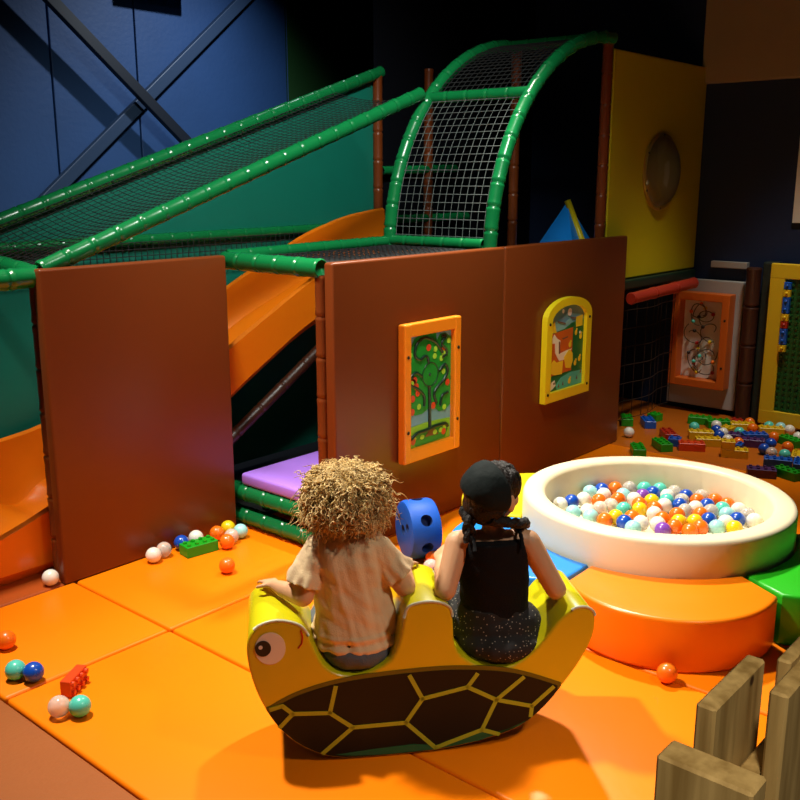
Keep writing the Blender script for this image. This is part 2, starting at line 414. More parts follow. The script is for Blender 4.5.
def channel(xs, ya, yb, thick):
    bm = bmesh.new(); rings = []
    for x in xs:
        zf, zn, bz = sm(FARW, x), sm(NEARW, x), sm(BEDZ, x)
        lo = 0 if x < 2.0 else max(0, bz-.05-.16*max(0, 2.3-x)/.3)
        if x < 2.2: bz += .022*math.sin(x*24)
        bz = max(bz, .03)
        sec = [(ya, zn), (ya+thick*.5, zn+.012), (ya+thick, zn), (ya+thick+.01, bz+.05), (ya+thick+.05, bz), (yb-thick-.05, bz), (yb-thick-.01, bz+.06),
               (yb-thick, zf), (yb-thick*.5, zf+.012), (yb, zf), (yb, lo), (ya+.06, lo), (ya, min(lo+.06, zn-.02))]
        rings.append([bm.verts.new((x, y, z)) for y, z in sec])
    for A, B in zip(rings, rings[1:]):
        n = len(A)
        for k in range(n): bm.faces.new((A[k], A[(k+1) % n], B[(k+1) % n], B[k]))
    bm.faces.new(rings[0]); bm.faces.new(rings[-1][::-1])
    bmesh.ops.recalc_face_normals(bm, faces=bm.faces)
    return bm
b = channel([1.2+i*.025 for i in range(141)], 3.63, 4.24, .035)
b.transform(Matrix.Translation((-2.6, -3.92, 0)))
o = obj('chute', b, M_slide, sl, True)
o.modifiers.new('e', 'EDGE_SPLIT').split_angle = R(40)

# purple platform pad
o = thing('platform_pad', 'lavender vinyl pad on the low platform in the frame opening', 'pad', (3.2, 3.24, .207))
obj('pad', boxbm(-.37, .48, -.31, .245, 0, .06, .015, 3), M_purple, o, True)

# ------------------------------------------------------------------ brown padded panels
def padded(x0, x1, y, z1, label, lean=0):
    wd = x1-x0
    bm = boxbm(-wd/2+.003, wd/2-.003, 0, .055, 0, z1, .012, 4)
    o = obj('padded_barrier', bm, M_brown, None, True, ((x0+x1)/2, y, .0))
    tag(o, label, 'padded panel')
    return o
padded(1.868, 2.80, YF-.065, 1.325, 'free standing brown padded panel left of the frame opening')
padded(2.82, 4.09, 2.82, 1.325, 'brown padded wall panel that holds the orange framed tree game')
padded(4.09, 5.425, 2.82, 1.325, 'brown padded wall panel that holds the arched yellow farm picture')

# ------------------------------------------------------------------ activity boards on the brown wall
WF = 2.815
def flat_poly(bm, pts, y, mi, th=.0015):
    poly_prism(bm, pts, 'y', y-th, y, mi)
def disc(c, rx, rz=None, n=18): 
    rz = rz or rx
    return [(c[0]+rx*math.cos(2*PI*k/n), c[1]+rz*math.sin(2*PI*k/n)) for k in range(n)]

ART = {k: mat('print_'+k, tuple(min(1, c*1.25) for c in v), .35) for k, v in dict(sky=(.13, .28, .36), leaf=(.010, .22, .022), grass=(.20, .42, .02), soil=(.16, .05, .02), track=(.006, .025, .012),
       apple=(.55, .05, .015), lime=(.32, .55, .04), gold=(.80, .55, .02), barn=(.56, .11, .012), cream=(.75, .68, .48), pond=(.08, .42, .30), dgreen=(.012, .13, .03), cloud=(.80, .72, .66), hill=(.20, .42, .38), brown=(.18, .08, .04)).items()}
AK = list(ART)
def amats(): return [ART[k] for k in AK]
# tree board
TX0, TX1, TZ0, TZ1 = onY(405, 326, WF-.045).x, onY(462, 318, WF-.045).x, onY(405, 466, WF-.045).z, onY(402.5, 326, WF-.045).z
tb = thing('activity_board', 'upright orange framed tree maze board on the brown wall', 'activity board', ((TX0+TX1)/2, WF, TZ0))
bw, bh, fw, fz = TX1-TX0, TZ1-TZ0, .05, .062
bm = bmesh.new()
box(bm, -bw/2, -bw/2+fw, -.045, 0, 0, bh, .008); box(bm, bw/2-fw, bw/2, -.045, 0, 0, bh, .008)
box(bm, -bw/2+fw-.01, bw/2-fw+.01, -.043, 0, 0, fz, .006); box(bm, -bw/2+fw-.01, bw/2-fw+.01, -.043, 0, bh-fz, bh, .006)
obj('frame', bm, mat('orange_frame', (.95, .26, .008), .4), tb)
pw, ph = bw-2*fw, bh-2*fz
def tp(x, y):
    s = (x-80)/218; t0 = 130-35*s; t1 = 705-65*s; t = (y-t0)/(t1-t0)
    return (-pw/2+pw*s, fz+ph*(1-t))
bm = bmesh.new(); Y0 = -.018
box(bm, -pw/2-.005, pw/2+.005, -.018, -.002, fz-.005, bh-fz+.005, mi=AK.index('sky'))
flat_poly(bm, [tp(85, 592), tp(185, 560), tp(295, 540), tp(295, 640), tp(85, 702)], Y0, AK.index('grass'))
crown = [(84, 225), (100, 175), (112, 140), (150, 119), (218, 108), (222, 150), (240, 118), (268, 112), (296, 135), (296, 470), (270, 500), (235, 508), (205, 480), (180, 495), (150, 520), (115, 528), (84, 515)]
flat_poly(bm, [tp(*q) for q in crown], Y0-.0006, AK.index('leaf'))
flat_poly(bm, [tp(*q) for q in [(88, 655), (120, 615), (170, 595), (230, 575), (275, 572), (282, 600), (270, 640), (190, 668), (120, 690)]], Y0-.0008, AK.index('leaf'))
flat_poly(bm, [tp(*q) for q in [(165, 640), (185, 605), (215, 598), (235, 625)]], Y0-.0026, AK.index('soil'))
for q in [(110, 650), (150, 640), (215, 615), (265, 590), (245, 605)]: flat_poly(bm, disc(tp(*q), .016, .012), Y0-.0030, AK.index('lime'))
for q in [(180, 185), (254, 200), (105, 360), (120, 380), (127, 412), (102, 442), (100, 510), (278, 360), (205, 478), (112, 348), (260, 612), (105, 662)]:
    flat_poly(bm, disc(tp(*q), .017), Y0-.0034, AK.index('apple'))
for q in [(214, 193), (244, 240), (210, 228), (90, 222), (282, 152), (256, 305), (262, 485), (133, 482), (98, 365), (256, 215)]:
    flat_poly(bm, disc(tp(*q), .014), Y0-.0040, AK.index('lime'))
obj('picture', bm, amats(), tb)
bm = bmesh.new()
def track(pts, r=.0075):
    P = [Vector((tp(*q)[0], Y0-.004, tp(*q)[1])) for q in pts]
    # smooth
    Q = []
    for i in range(len(P)-1):
        p0, p1, p2, p3 = P[max(i-1, 0)], P[i], P[i+1], P[min(i+2, len(P)-1)]
        for k in range(6):
            t = k/6; Q.append(.5*((2*p1)+(p2-p0)*t+(2*p0-5*p1+4*p2-p3)*t*t+(3*p1-p0-3*p2+p3)*t**3))
    Q.append(P[-1]); sweep(bm, Q, r, 8)
track([(250, 210), (215, 160), (160, 137), (120, 170), (112, 220), (135, 245), (160, 228), (175, 235), (180, 265)])
track([(245, 130), (268, 128), (245, 165), (265, 190), (272, 215), (248, 235)], .007)
track([(148, 330), (118, 310), (92, 335), (90, 370), (130, 395), (158, 430), (158, 480)])
track([(232, 305), (262, 270), (278, 300), (260, 345), (225, 385), (208, 420), (222, 465)])
track([(282, 410), (250, 430), (240, 480)], .007)
track([(183, 375), (186, 480), (188, 590)], .009)
track([(95, 650), (125, 620), (170, 605), (200, 590), (265, 572), (280, 585)], .009)
P = [Vector((tp(190, 320)[0]+.058*math.cos(a), Y0-.003, tp(190, 320)[1]+.058*math.sin(a))) for a in [2*PI*k/28 for k in range(28)]]
sweep(bm, P, .003, 6, closed=True)
ellipsoid(bm, (tp(188, 320)[0], Y0-.002, tp(188, 320)[1]), (.008, .006, .008))
obj('maze_track', bm, ART['track'], tb, True)
def bolts(par, pts, y):
    for q in pts:
        bm = bmesh.new(); ellipsoid(bm, (q[0], y, q[1]), (.009, .006, .009), u=10, v=6); obj('bolt', bm, M_steelbolt, par, True)
bolts(tb, [(-bw/2+.025, bh*.23), (-bw/2+.025, bh*.77), (bw/2-.025, bh*.23), (bw/2-.025, bh*.77)], -.045)
# farm board with arched top
FX0, FX1 = onY(546.5, 330, WF-.03).x, onY(591, 320, WF-.03).x
FZ0, FZ1 = onY(542, 403, WF).z, onY(543, 321, WF).z
fa = thing('activity_board', 'arched yellow framed farm picture board on the brown wall', 'activity board', ((FX0+FX1)/2, WF, FZ0))
fwid, fh = FX1-FX0, FZ1-FZ0; arch = .115; fb = .055
def archline(wd, z0, z1, ah, n=16): return [(-wd/2, z0), (wd/2, z0)]+[(wd/2*math.cos(PI*k/n), z1+ah*math.sin(PI*k/n)) for k in range(n+1)]
outer = archline(fwid, 0, fh, arch); inner = archline(fwid-2*fb, fb, fh-.01, arch-.035)
bm = bmesh.new(); rings = []
for pts, y in ((outer, 0), (outer, -.036), (inner, -.036), (inner, -.012)): rings.append([bm.verts.new((p[0], y, p[1])) for p in pts])
for A, B in zip(rings, rings[1:]):
    for k in range(len(A)): bm.faces.new((A[k], A[(k+1) % len(A)], B[(k+1) % len(A)], B[k]))
bmesh.ops.recalc_face_normals(bm, faces=bm.faces)
obj('frame', bm, mat('yellow_frame', (.92, .72, .010), .4), fa)
def fp(x, y):
    s = (x-95)/245; t0 = 215-20*s; t1 = 690-65*s; t = (y-t0)/(t1-t0)
    return ((-fwid/2+fb)+(fwid-2*fb)*s, fb+(fh-fb-.01)*(1-t))
bm = bmesh.new(); yb = -.013
poly_prism(bm, archline(fwid-2*fb+.01, fb-.005, fh-.01, arch-.03), 'y', yb, -.002, AK.index('sky'))
def fpoly(pts, k, d): flat_poly(bm, [fp(*q) for q in pts], yb-d, AK.index(k))
fpoly([(138, 215), (200, 235), (240, 205), (262, 235), (230, 262), (160, 280), (98, 300)], 'hill', .0)
fpoly([(98, 300), (200, 270), (250, 235), (338, 215), (338, 625), (97, 688)], 'dgreen', .001)
fpoly([(98, 300), (260, 264), (258, 542), (96, 584)], 'barn', .002)
fpoly([(100, 362), (128, 300), (150, 330), (172, 345), (168, 430), (205, 415), (255, 400), (215, 468), (168, 478), (138, 425), (135, 360)], 'cream', .003)
fpoly([(185, 330), (225, 318), (222, 328), (190, 338)], 'brown', .0035)
fpoly([(160, 350), (168, 350), (172, 430), (163, 430)], 'brown', .0042)
fpoly([(100, 515), (130, 470), (150, 488), (195, 475), (190, 565), (140, 572), (112, 560)], 'gold', .004)
fpoly([(200, 455), (235, 405), (262, 430), (265, 480), (250, 528), (215, 525)], 'gold', .0045)
fpoly([(278, 200), (325, 190), (326, 258), (280, 265)], 'gold', .004)
fpoly([(98, 265), (125, 215), (142, 290), (100, 292)], 'gold', .004)
fpoly([(150, 640), (185, 590), (250, 555), (338, 540), (338, 622), (160, 672)], 'pond', .002)
for q in [(280, 300), (315, 325), (282, 495), (312, 468), (245, 612), (240, 375)]:
    flat_poly(bm, disc(fp(*q), .014, .016), yb-.005, AK.index('gold')); flat_poly(bm, disc((fp(*q)[0]+.008, fp(*q)[1]+.018), .008), yb-.005, AK.index('gold'))
for q, r_ in [((230, 165), .022), ((183, 155), .012), ((310, 300), .008)]: flat_poly(bm, disc(fp(*q), r_), yb-.004, AK.index('cloud'))
fpoly([(103, 655), (120, 620), (140, 605), (148, 640), (128, 665), (108, 680)], 'cream', .004)
fpoly([(130, 625), (140, 618), (142, 632), (133, 636)], 'brown', .0055)
for q in [(165, 655), (195, 640), (295, 600), (322, 560)]: fpoly([(q[0], q[1]), (q[0]+5, q[1]-25), (q[0]+10, q[1]-2)], 'brown', .004)
fpoly([(150, 215), (205, 232), (203, 240), (150, 224)], 'brown', .003); fpoly([(240, 197), (282, 205), (281, 212), (240, 204)], 'brown', .003)
obj('picture', bm, amats(), fa)
bolts(fa, [(-fwid/2+.028, .05), (fwid/2-.028, .05), (-fwid/2+.028, fh-.02), (fwid/2-.028, fh-.02)], -.037)

# soft pyramid standing on the deck behind the wall
o = thing('foam_pyramid', 'blue foam pyramid with yellow edge behind the brown wall', 'foam shape', onY(566, 238, 3.35))
o.location.z = 1.162
bm = bmesh.new(); apex = bm.verts.new((0, 0, .36)); bs = [bm.verts.new(p) for p in ((-.17, -.17, 0), (.17, -.17, 0), (.17, .17, 0), (-.17, .17, 0))]
for k in range(4): bm.faces.new((bs[k], bs[(k+1) % 4], apex))
bm.faces.new(bs[::-1])
obj('body', bm, M_stepblue, o)
bm = bmesh.new()
sweep(bm, [(.0, -.172, .004), (0, 0, .365)], .024, 6); 
obj('edge_band', bm, M_yellow, o)

# ------------------------------------------------------------------ right back corner
YP = 2.90
o = thing('wall_panel', 'tall yellow panel with a clear bubble window right of the frame', 'panel', (5.95, YP, 1.04))
obj('sheet', boxbm(-.66, .66, 0, .04, 0, 1.38, .008), M_yellow_panel, o)
bm = ball_bm(1, 32, 20); bmesh.ops.bisect_plane(bm, geom=bm.verts[:]+bm.edges[:]+bm.faces[:], plane_co=(0, 0, 0), plane_no=(0, 1, 0), clear_outer=True)
bc = onY(660, 172, YP); bl = bc-Vector((5.95, YP, 1.04))
bm.transform(Matrix.Translation(Vector((bl.x, 0, bl.z))) @ Matrix.Diagonal((.235, .10, .235, 1)))
obj('bubble_window', bm, mat('smoked_bubble', (.30, .25, .10), .06, trans=.6), o, True)
bm = bmesh.new(); sweep(bm, [(bl.x+.235*math.cos(2*PI*k/40), -.005, bl.z+.235*math.sin(2*PI*k/40)) for k in range(40)], .014, 8, closed=True)
obj('bubble_rim', bm, mat('brass_rim', (.35, .24, .03), .35), o, True)
bolts(o, [(bl.x+.235*math.cos(a), bl.z+.235*math.sin(a)) for a in [R(k*60+30) for k in range(6)]], -.016)
o = tag(obj('padded_rail', boxbm(5.46, 6.58, 2.87, 2.97, .97, 1.035, .012), mat('dark_green_vinyl', (.008, .03, .016), .4)), 'dark green padded rail under the yellow panel', 'rail')
bm = sleeve(bmesh.new(), [(5.46, 2.80, .93), (6.40, 2.80, .955)], .038, .3)
tag(obj('padded_bar', bm, M_redbeam), 'red padded bar below the yellow panel', 'bar')
bm = net(bmesh.new(), lambda s, t: Vector((5.5+.88*s, 2.915+.025*math.sin(s*9), .075+.87*t)), 9, 7, .0025, 10)
tag(obj('net_curtain', bm, M_net_brown), 'brown net curtain hanging below the red padded bar', 'net')
tag(obj('vinyl_panel', boxbm(5.5, 6.35, 3.50, 3.54, .35, 1.02, .006), mat('deep_green_vinyl', (.02, .20, .08), .5)), 'deep green vinyl panel seen through the brown net', 'panel')
tag(obj('skirting_board', boxbm(5.5, 6.55, 3.47, 3.50, .05, .33, .006), M_greyboard), 'pale board low behind the brown net', 'board')
tag(obj('backing_board', boxbm(WX-.07, WX-.01, 2.50, 3.02, .04, .965, .006), M_greyboard), 'pale grey board behind the bead maze in the corner', 'board')
# bead maze
bz = thing('bead_maze', 'orange framed bead maze box on the corner wall', 'bead maze', (WX-.07, 2.76, .2), 0)
bm = bmesh.new(); d0, d1, hw, hh, f_ = -.11, 0, .21, .68, .055
box(bm, d0, d1, -hw, -hw+f_, 0, hh, .006); box(bm, d0, d1, hw-f_, hw, 0, hh, .006); box(bm, d0+.002, d1, -hw+f_-.01, hw-f_+.01, 0, f_, .004); box(bm, d0+.002, d1, -hw+f_-.01, hw-f_+.01, hh-f_, hh, .004)
obj('frame', bm, mat('orange_wood', (.62, .12, .008), .45), bz)
obj('back', boxbm(-.012, -.002, -hw+.02, hw-.02, .02, hh-.02), M_white, bz)
bm = bmesh.new(); random.seed(3); beadpos = []
for k in range(9):
    cy, cz, rr = random.uniform(-.09, .09), random.uniform(.13, .56), random.uniform(.03, .075)
    ph0 = random.uniform(0, 6)
    P = [Vector((-.05+.03*math.sin(a*1.5+k), cy+rr*math.cos(a+ph0), cz+rr*1.1*math.sin(a+ph0)+.01*a)) for a in [i*.25 for i in range(26)]]
    sweep(bm, P, .0035, 6); beadpos += [P[4], P[14]]
obj('wire', bm, M_wire, bz, True)
for k, p in enumerate(beadpos):
    bm = bmesh.new(); ellipsoid(bm, p, (.014, .014, .014), u=10, v=8)
    obj('bead', bm, [BALL['yellow'], M_black, M_red, BALL['mint'], BALL['orange']][k % 5], bz, True)
for q in ((-.17, .5), (-.17, .16)):
    bm = bmesh.new(); ellipsoid(bm, (-.11, q[0]-.015, q[1]), (.005, .009, .009), u=8, v=6); obj('bolt', bm, M_steelbolt, bz, True)
tag(obj('padded_post', sleeve(bmesh.new(), [(6.50, 2.42, 0), (6.50, 2.42, 1.08)], .05, .25), mat('dark_brown_vinyl', (.055, .016, .007), .4)), 'dark brown padded post right of the bead maze', 'post')
tag(obj('wall_pad', boxbm(6.49, WX-.01, 2.27, 2.36, 0, 1.12, .01), mat('black_print', (.008, .018, .014), .5, var=.9, vscale=40)), 'narrow black pad between brown post and brick board', 'pad')
# building-brick board
LX = 6.42
lb = thing('brick_board', 'yellow framed green studded brick board on the right wall', 'brick board', (LX, 1.62, .02))
bm = bmesh.new()
box(bm, 0, .05, -.66, .66, 0, .10, .006); box(bm, 0, .05, -.66, .66, 1.0, 1.10, .006); box(bm, .001, .05, .56, .66, .09, 1.01, .006); box(bm, .001, .05, -.66, -.56, .09, 1.01, .006)
obj('frame', bm, mat('yellow_board_frame', (.70, .46, .01), .45), lb)
bm = bmesh.new(); box(bm, .02, .045, -.565, .565, .095, 1.005)
for i in range(28):
    for j in range(23):
        y, z = -.55+i*.0407, .115+j*.0405
        a = [bm.verts.new((.008, y+.011*math.cos(k*PI/3), z+.011*math.sin(k*PI/3))) for k in range(6)]
        c = [bm.verts.new((.021, y+.011*math.cos(k*PI/3), z+.011*math.sin(k*PI/3))) for k in range(6)]
        bm.faces.new(a[::-1])
        for k in range(6): bm.faces.new((a[k], a[(k+1) % 6], c[(k+1) % 6], c[k]))
bmesh.ops.recalc_face_normals(bm, faces=bm.faces)
obj('baseplate', bm, mat('green_baseplate', (.005, .085, .012), .45), lb)
def brick_bm(nx=4, ny=2, u=.032, h=.038):
    bm = boxbm(-nx*u/2+.0005, nx*u/2-.0005, -ny*u/2+.0005, ny*u/2-.0005, 0, h, .002, 1)
    for i in range(nx):
        for j in range(ny):
            g = bmesh.ops.create_cone(bm, cap_ends=True, segments=12, radius1=.0095, radius2=.009, depth=.009)
            for v in g['verts']: v.co += Vector(((i-(nx-1)/2)*u, (j-(ny-1)/2)*u, h+.0045))
    return bm
wb = [('blue', .93, 'topmost blue'), ('yellow', .87, 'upper yellow'), ('blue', .79, 'middle blue'), ('yellow', .73, 'middle yellow'), ('red', .68, 'single red'), ('blue', .60, 'lowest blue'), ('yellow', .535, 'lowest yellow')]
zz = .985
for k, (c, _, nm) in enumerate(wb):
    h = .11 if c == 'blue' and k else .05; zz -= h
    bm = boxbm(-.03, 0, -.022, .022, 0, h-.002, .003)
    for q in range(max(1, round(h/.05))): ellipsoid(bm, (-.032, 0, h*(q+.5)/max(1, round(h/.05))), (.008, .01, .01), u=8, v=6)
    tag(obj('toy_brick', bm, BRICK[c], None, False, (LX+.007, 2.155, zz+.02)), f'{nm} brick in the column on the green brick board', 'toy brick', 'bricks stuck on the green board')
tag(obj('notice', boxbm(WX-.02, WX-.001, 1.80, onX(795, 190, WX-.02).y, 1.38, 1.95, .002), M_white), 'white notice on the dark wall at the right edge', 'notice')

# ------------------------------------------------------------------ ball pit and petal steps
PC = Vector((3.673, 1.711, 0)); PR, PH = .573, .343
pit = thing('ball_pit', 'round cream padded ball pit filled with plastic balls', 'ball pit', PC)
sec = [(.475, .16), (.475, PH-.02), (.482, PH-.006), (.495, PH), (PR-.02, PH), (PR-.006, PH-.006), (PR, PH-.02), (PR, .012), (PR-.012, 0), (.475, 0)]
bm = bmesh.new(); n = 96; rings = []
for k in range(n):
    a = 2*PI*k/n; rp = 1
    rings.append([bm.verts.new(((r-(.012*abs(math.sin(a*18)) if i == 0 else 0))*math.cos(a), (r-(.012*abs(math.sin(a*18)) if i == 0 else 0))*math.sin(a), z)) for i, (r, z) in enumerate(sec)])
for k in range(n):
    A, B = rings[k], rings[(k+1) % n]; m_ = len(sec)
    for i in range(m_): bm.faces.new((A[i], B[i], B[(i+1) % m_], A[(i+1) % m_]))
bmesh.ops.recalc_face_normals(bm, faces=bm.faces)
o = obj('padded_ring', bm, M_cream, pit, True); o.modifiers.new('e', 'EDGE_SPLIT').split_angle = R(50)
bm = bmesh.new(); PF = .175
poly_prism(bm, disc((0, 0), .4755, n=64), 'z', .1, PF); obj('pit_floor', bm, M_cream, pit)
def petal(a0, m, label):
    h, span = .2, 58.4
    out = []
    for k in range(25):
        s = k/24; th = R(a0+.3+span*s); r = .775+.168*(1-(2*s-1)**2); out.append((r*math.cos(th), r*math.sin(th)))
    inn = []
    for k in range(13):
        th = R(a0+.3+span*(1-k/12)); inn.append((.578*math.cos(th), .578*math.sin(th)))
    mid = R(a0+29.5); base = Vector((.75*math.cos(mid), .75*math.sin(mid), 0))
    bm = bmesh.new(); poly_prism(bm, [(p[0]-base.x, p[1]-base.y) for p in out+inn], 'z', 0, h, bev=.014)
    o = obj('padded_step', bm, m, None, True, PC+base); o.modifiers.new('e', 'EDGE_SPLIT').split_angle = R(35)
    tag(o, label, 'step')
petal(-178.5, M_steporange, 'curved orange padded step in front of the cream ball pit')
petal(122, M_stepblue, 'blue padded step left of the cream ball pit')
petal(62, M_stepyellow, 'yellow padded step behind the cream ball pit, past the dark haired child')
petal(-118.5, M_stepgreen, 'green padded step right of the cream ball pit')

BR = .035
BM = ball_bm(BR); proto_ball = obj('plastic_ball', BM, [], None, True); ballmesh = {}
for k, m in BALL.items():
    me = proto_ball.data.copy(); me.materials.append(m); me.name = 'plastic_ball'; ballmesh[k] = me
bpy.data.objects.remove(proto_ball)
def ball(c, p, label, group=None):
    o = bpy.data.objects.new('plastic_ball', ballmesh[c]); COL.objects.link(o); o.location = p
    return tag(o, label, 'ball', group)
CN = dict(orange='orange', white='white', blue='blue', mint='mint green', yellow='yellow', purple='purple', pale='pale turquoise', clear='clear')
pitpx = 'orange 265 100,clear 322 98,mint 370 95,mint 418 105,clear 470 120,white 435 125,clear 500 140,blue 543 128,blue 487 155,blue 568 155,orange 590 138,clear 622 110,orange 672 140,white 700 160,mint 626 163,pale 655 190,blue 692 205,white 745 205,yellow 662 232,white 627 215,blue 590 210,orange 562 193,clear 520 178,orange 565 235,yellow 520 215,yellow 490 215,orange 467 232,orange 480 190,white 437 160,white 335 133,pale 300 125,orange 272 138,white 222 122,blue 213 103,pale 174 112,blue 110 146,white 152 140,orange 193 142,white 83 152,pale 125 182,white 165 178,clear 205 170,clear 243 160,mint 295 172,yellow 385 142,yellow 362 172,orange 397 178,orange 435 205,white 410 222,white 367 218,orange 325 205,blue 292 215,yellow 257 205,orange 228 205,pale 190 200,pale 320 235,purple 368 122,purple 437 235,clear 600 180,white 540 160,mint 455 140,orange 345 155,white 415 190,orange 510 240,pale 600 235,orange 640 140,clear 720 185,blue 400 110'
pb = []
for s in pitpx.split(','):
    c, x, y = s.split(); x, y = float(x)/3.478+540, float(y)/3.478+460
    pb.append([c, onZ(x, y, .218), x])
random.seed(11)
for it in range(400):
    for i in range(len(pb)):
        for j in range(i):
            d = pb[i][1]-pb[j][1]; l = d.length
            if l < 2*BR+.0006:
                if l < 1e-5: d = Vector((random.random(), random.random(), .1)); l = d.length
                q = d*((2*BR+.0008-l)/l*.5); pb[i][1] += q; pb[j][1] -= q
    for b_ in pb:
        p = b_[1]; rr = math.hypot(p.x-PC.x, p.y-PC.y)
        if rr > .432: f = .432/rr; p.x = PC.x+(p.x-PC.x)*f; p.y = PC.y+(p.y-PC.y)*f
        p.z = max(p.z, PF+BR)
ordw = ['leftmost', 'second', 'third', 'fourth', 'fifth', 'sixth', 'seventh', 'eighth', 'ninth', 'tenth', 'eleventh', 'twelfth', 'thirteenth', 'fourteenth', 'fifteenth', 'sixteenth', 'seventeenth', 'eighteenth']
def sx(p): v = p-_C; return v.dot(_R)/v.dot(_F)
for c in BALL:
    L = sorted([b_ for b_ in pb if b_[0] == c], key=lambda b_: sx(b_[1]))
    for k, b_ in enumerate(L):
        lab = f'leftmost {CN[c]} ball lying in the cream ball pit' if k == 0 else f'{ordw[k]} {CN[c]} ball from the left in the cream ball pit'
        ball(c, b_[1], lab, 'plastic balls in the cream ball pit')

# ------------------------------------------------------------------ loose balls and bricks on the mats
def gb(c, x, y, label, group=None, z=0):
    # the ball's centre is seen at (x, y); it rests on the mat
    ball(c, onZ(x, y, BR+z)+Vector((0, 0, 0)), label, group)
G1 = 'loose balls by the brown panel'
gb('white', 153.5, 555, 'opaque white ball at the foot of the brown panel, left of the clear one', G1)
gb('clear', 164, 549.5, 'clear ball half behind the white one at the brown panel', G1)
gb('blue', 181.5, 542.5, 'blue ball behind the green brick by the brown panel', G1)
gb('white', 196, 537.5, 'white ball between the blue ball and green brick', G1)
gb('orange', 217, 533, 'orange ball touching the brown panel left of the yellow one', G1)
gb('yellow', 228, 527.5, 'yellow ball in the little group at the panel corner', G1)
gb('clear', 231.5, 536, 'clear ball between the yellow and orange balls at panel corner', G1)
gb('orange', 227, 541.5, 'front orange ball of the group at the panel corner', G1)
gb('pale', 240.5, 531, 'pale turquoise ball next to the green frame tube', G1)
gb('orange', 227, 565.5, 'lone orange ball on the mat in front of the panel corner group', G1)
gb('white', 50.5, 577.5, 'white ball at the lower left corner of the brown panel', G1)
G2 = 'loose balls on the left mats'
gb('orange', 6, 640, 'orange ball at the left edge of the orange mat', G2)
gb('mint', 15.5, 670, 'mint ball touching the blue one at far left', G2)
gb('blue', 33.5, 672, 'blue ball beside the mint one on the left mat', G2)
gb('clear', 59, 706.5, 'clear pinkish ball in front of the red brick', G2)
gb('mint', 80, 706, 'mint ball in front of the red brick', G2)
gb('white', -1, 548, 'white ball near the foot of the slide at the picture edge', G2)
gb('orange', 667, 673, 'lone orange ball resting against the curved orange step')
gb('orange', 433, 557, 'orange ball on the mat below the blue foam roller')
gb('clear', 431, 567, 'clear pinkish ball on the mat by the bare armed child')

def brick(c, x, y, rz, label, n=(4, 2), tilt=(0, 0), z=0, group=None, sc=1.25):
    k = (c, n, sc)
    me = brickmesh.get(k)
    if me is None:
        b_ = brick_bm(n[0], n[1], .032*sc, .04*sc); me = bpy.data.meshes.new('toy_brick'); b_.to_mesh(me); b_.free(); me.materials.append(BRICK[c]); brickmesh[k] = me
    o = bpy.data.objects.new('toy_brick', me); COL.objects.link(o)
    p = onZ(x, y, z+.02); p.z = z+.0005; o.location = p; o.rotation_euler = (tilt[0], tilt[1], R(rz))
    bpy.context.view_layer.update()
    lo = min((o.matrix_world @ Vector(q)).z for q in o.bound_box); o.location.z += z+.0005-lo
    return tag(o, label, 'toy brick', group)
brickmesh = {}
brick('green', 199, 548, -8, 'green studded brick lying among the balls by the brown panel')
brick('vermilion', 69, 683, 32, 'red studded brick tipped on its side on the left mat', tilt=(R(90), 0), sc=.92)

G3 = 'bricks heaped in the back corner'; G4 = 'balls in the back corner heap'
Z5 = lambda x, y: (x/4.444+620, y/4.444+400)
for c, x, y, lab in [('white', 40, 143, 'white ball by the end of the brown wall'), ('mint', 330, 120, 'mint ball left of the bead maze corner heap'), ('white', 428, 112, 'white ball behind the blue balls of the corner heap'),
        ('blue', 428, 134, 'blue ball under the white one in the corner heap'), ('white', 458, 146, 'white ball between blue balls in the corner heap'), ('blue', 440, 158, 'lower blue ball by the long yellow brick'),
        ('white', 478, 177, 'white ball behind the stacked yellow bricks'), ('mint', 530, 143, 'mint ball in the middle of the corner heap'), ('orange', 592, 125, 'orange ball in front of another orange ball by the black pad'),
        ('orange', 575, 102, 'orange ball hidden behind another at the black pad'), ('orange', 528, 188, 'orange ball next to the purple brick'), ('white', 745, 132, 'white ball below the green brick board'),
        ('orange', 690, 165, 'orange ball under the yellow frame of brick board'), ('blue', 640, 217, 'left one of the blue balls beside the clear ball'), ('blue', 668, 193, 'upper blue ball above the clear ball'),
        ('clear', 673, 234, 'clear ball in front of the blue balls in back corner'), ('mint', 732, 243, 'mint ball in front of the green brick'), ('white', 792, 165, 'white ball at the right edge of the heap'),
        ('mint', 665, 118, 'mint ball against the yellow board frame'), ('pale', 710, 122, 'pale turquoise ball against the brick board'), ('orange', 745, 208, 'orange ball tucked beside the green brick')]:
    gb(c, *Z5(x, y), lab, G4)
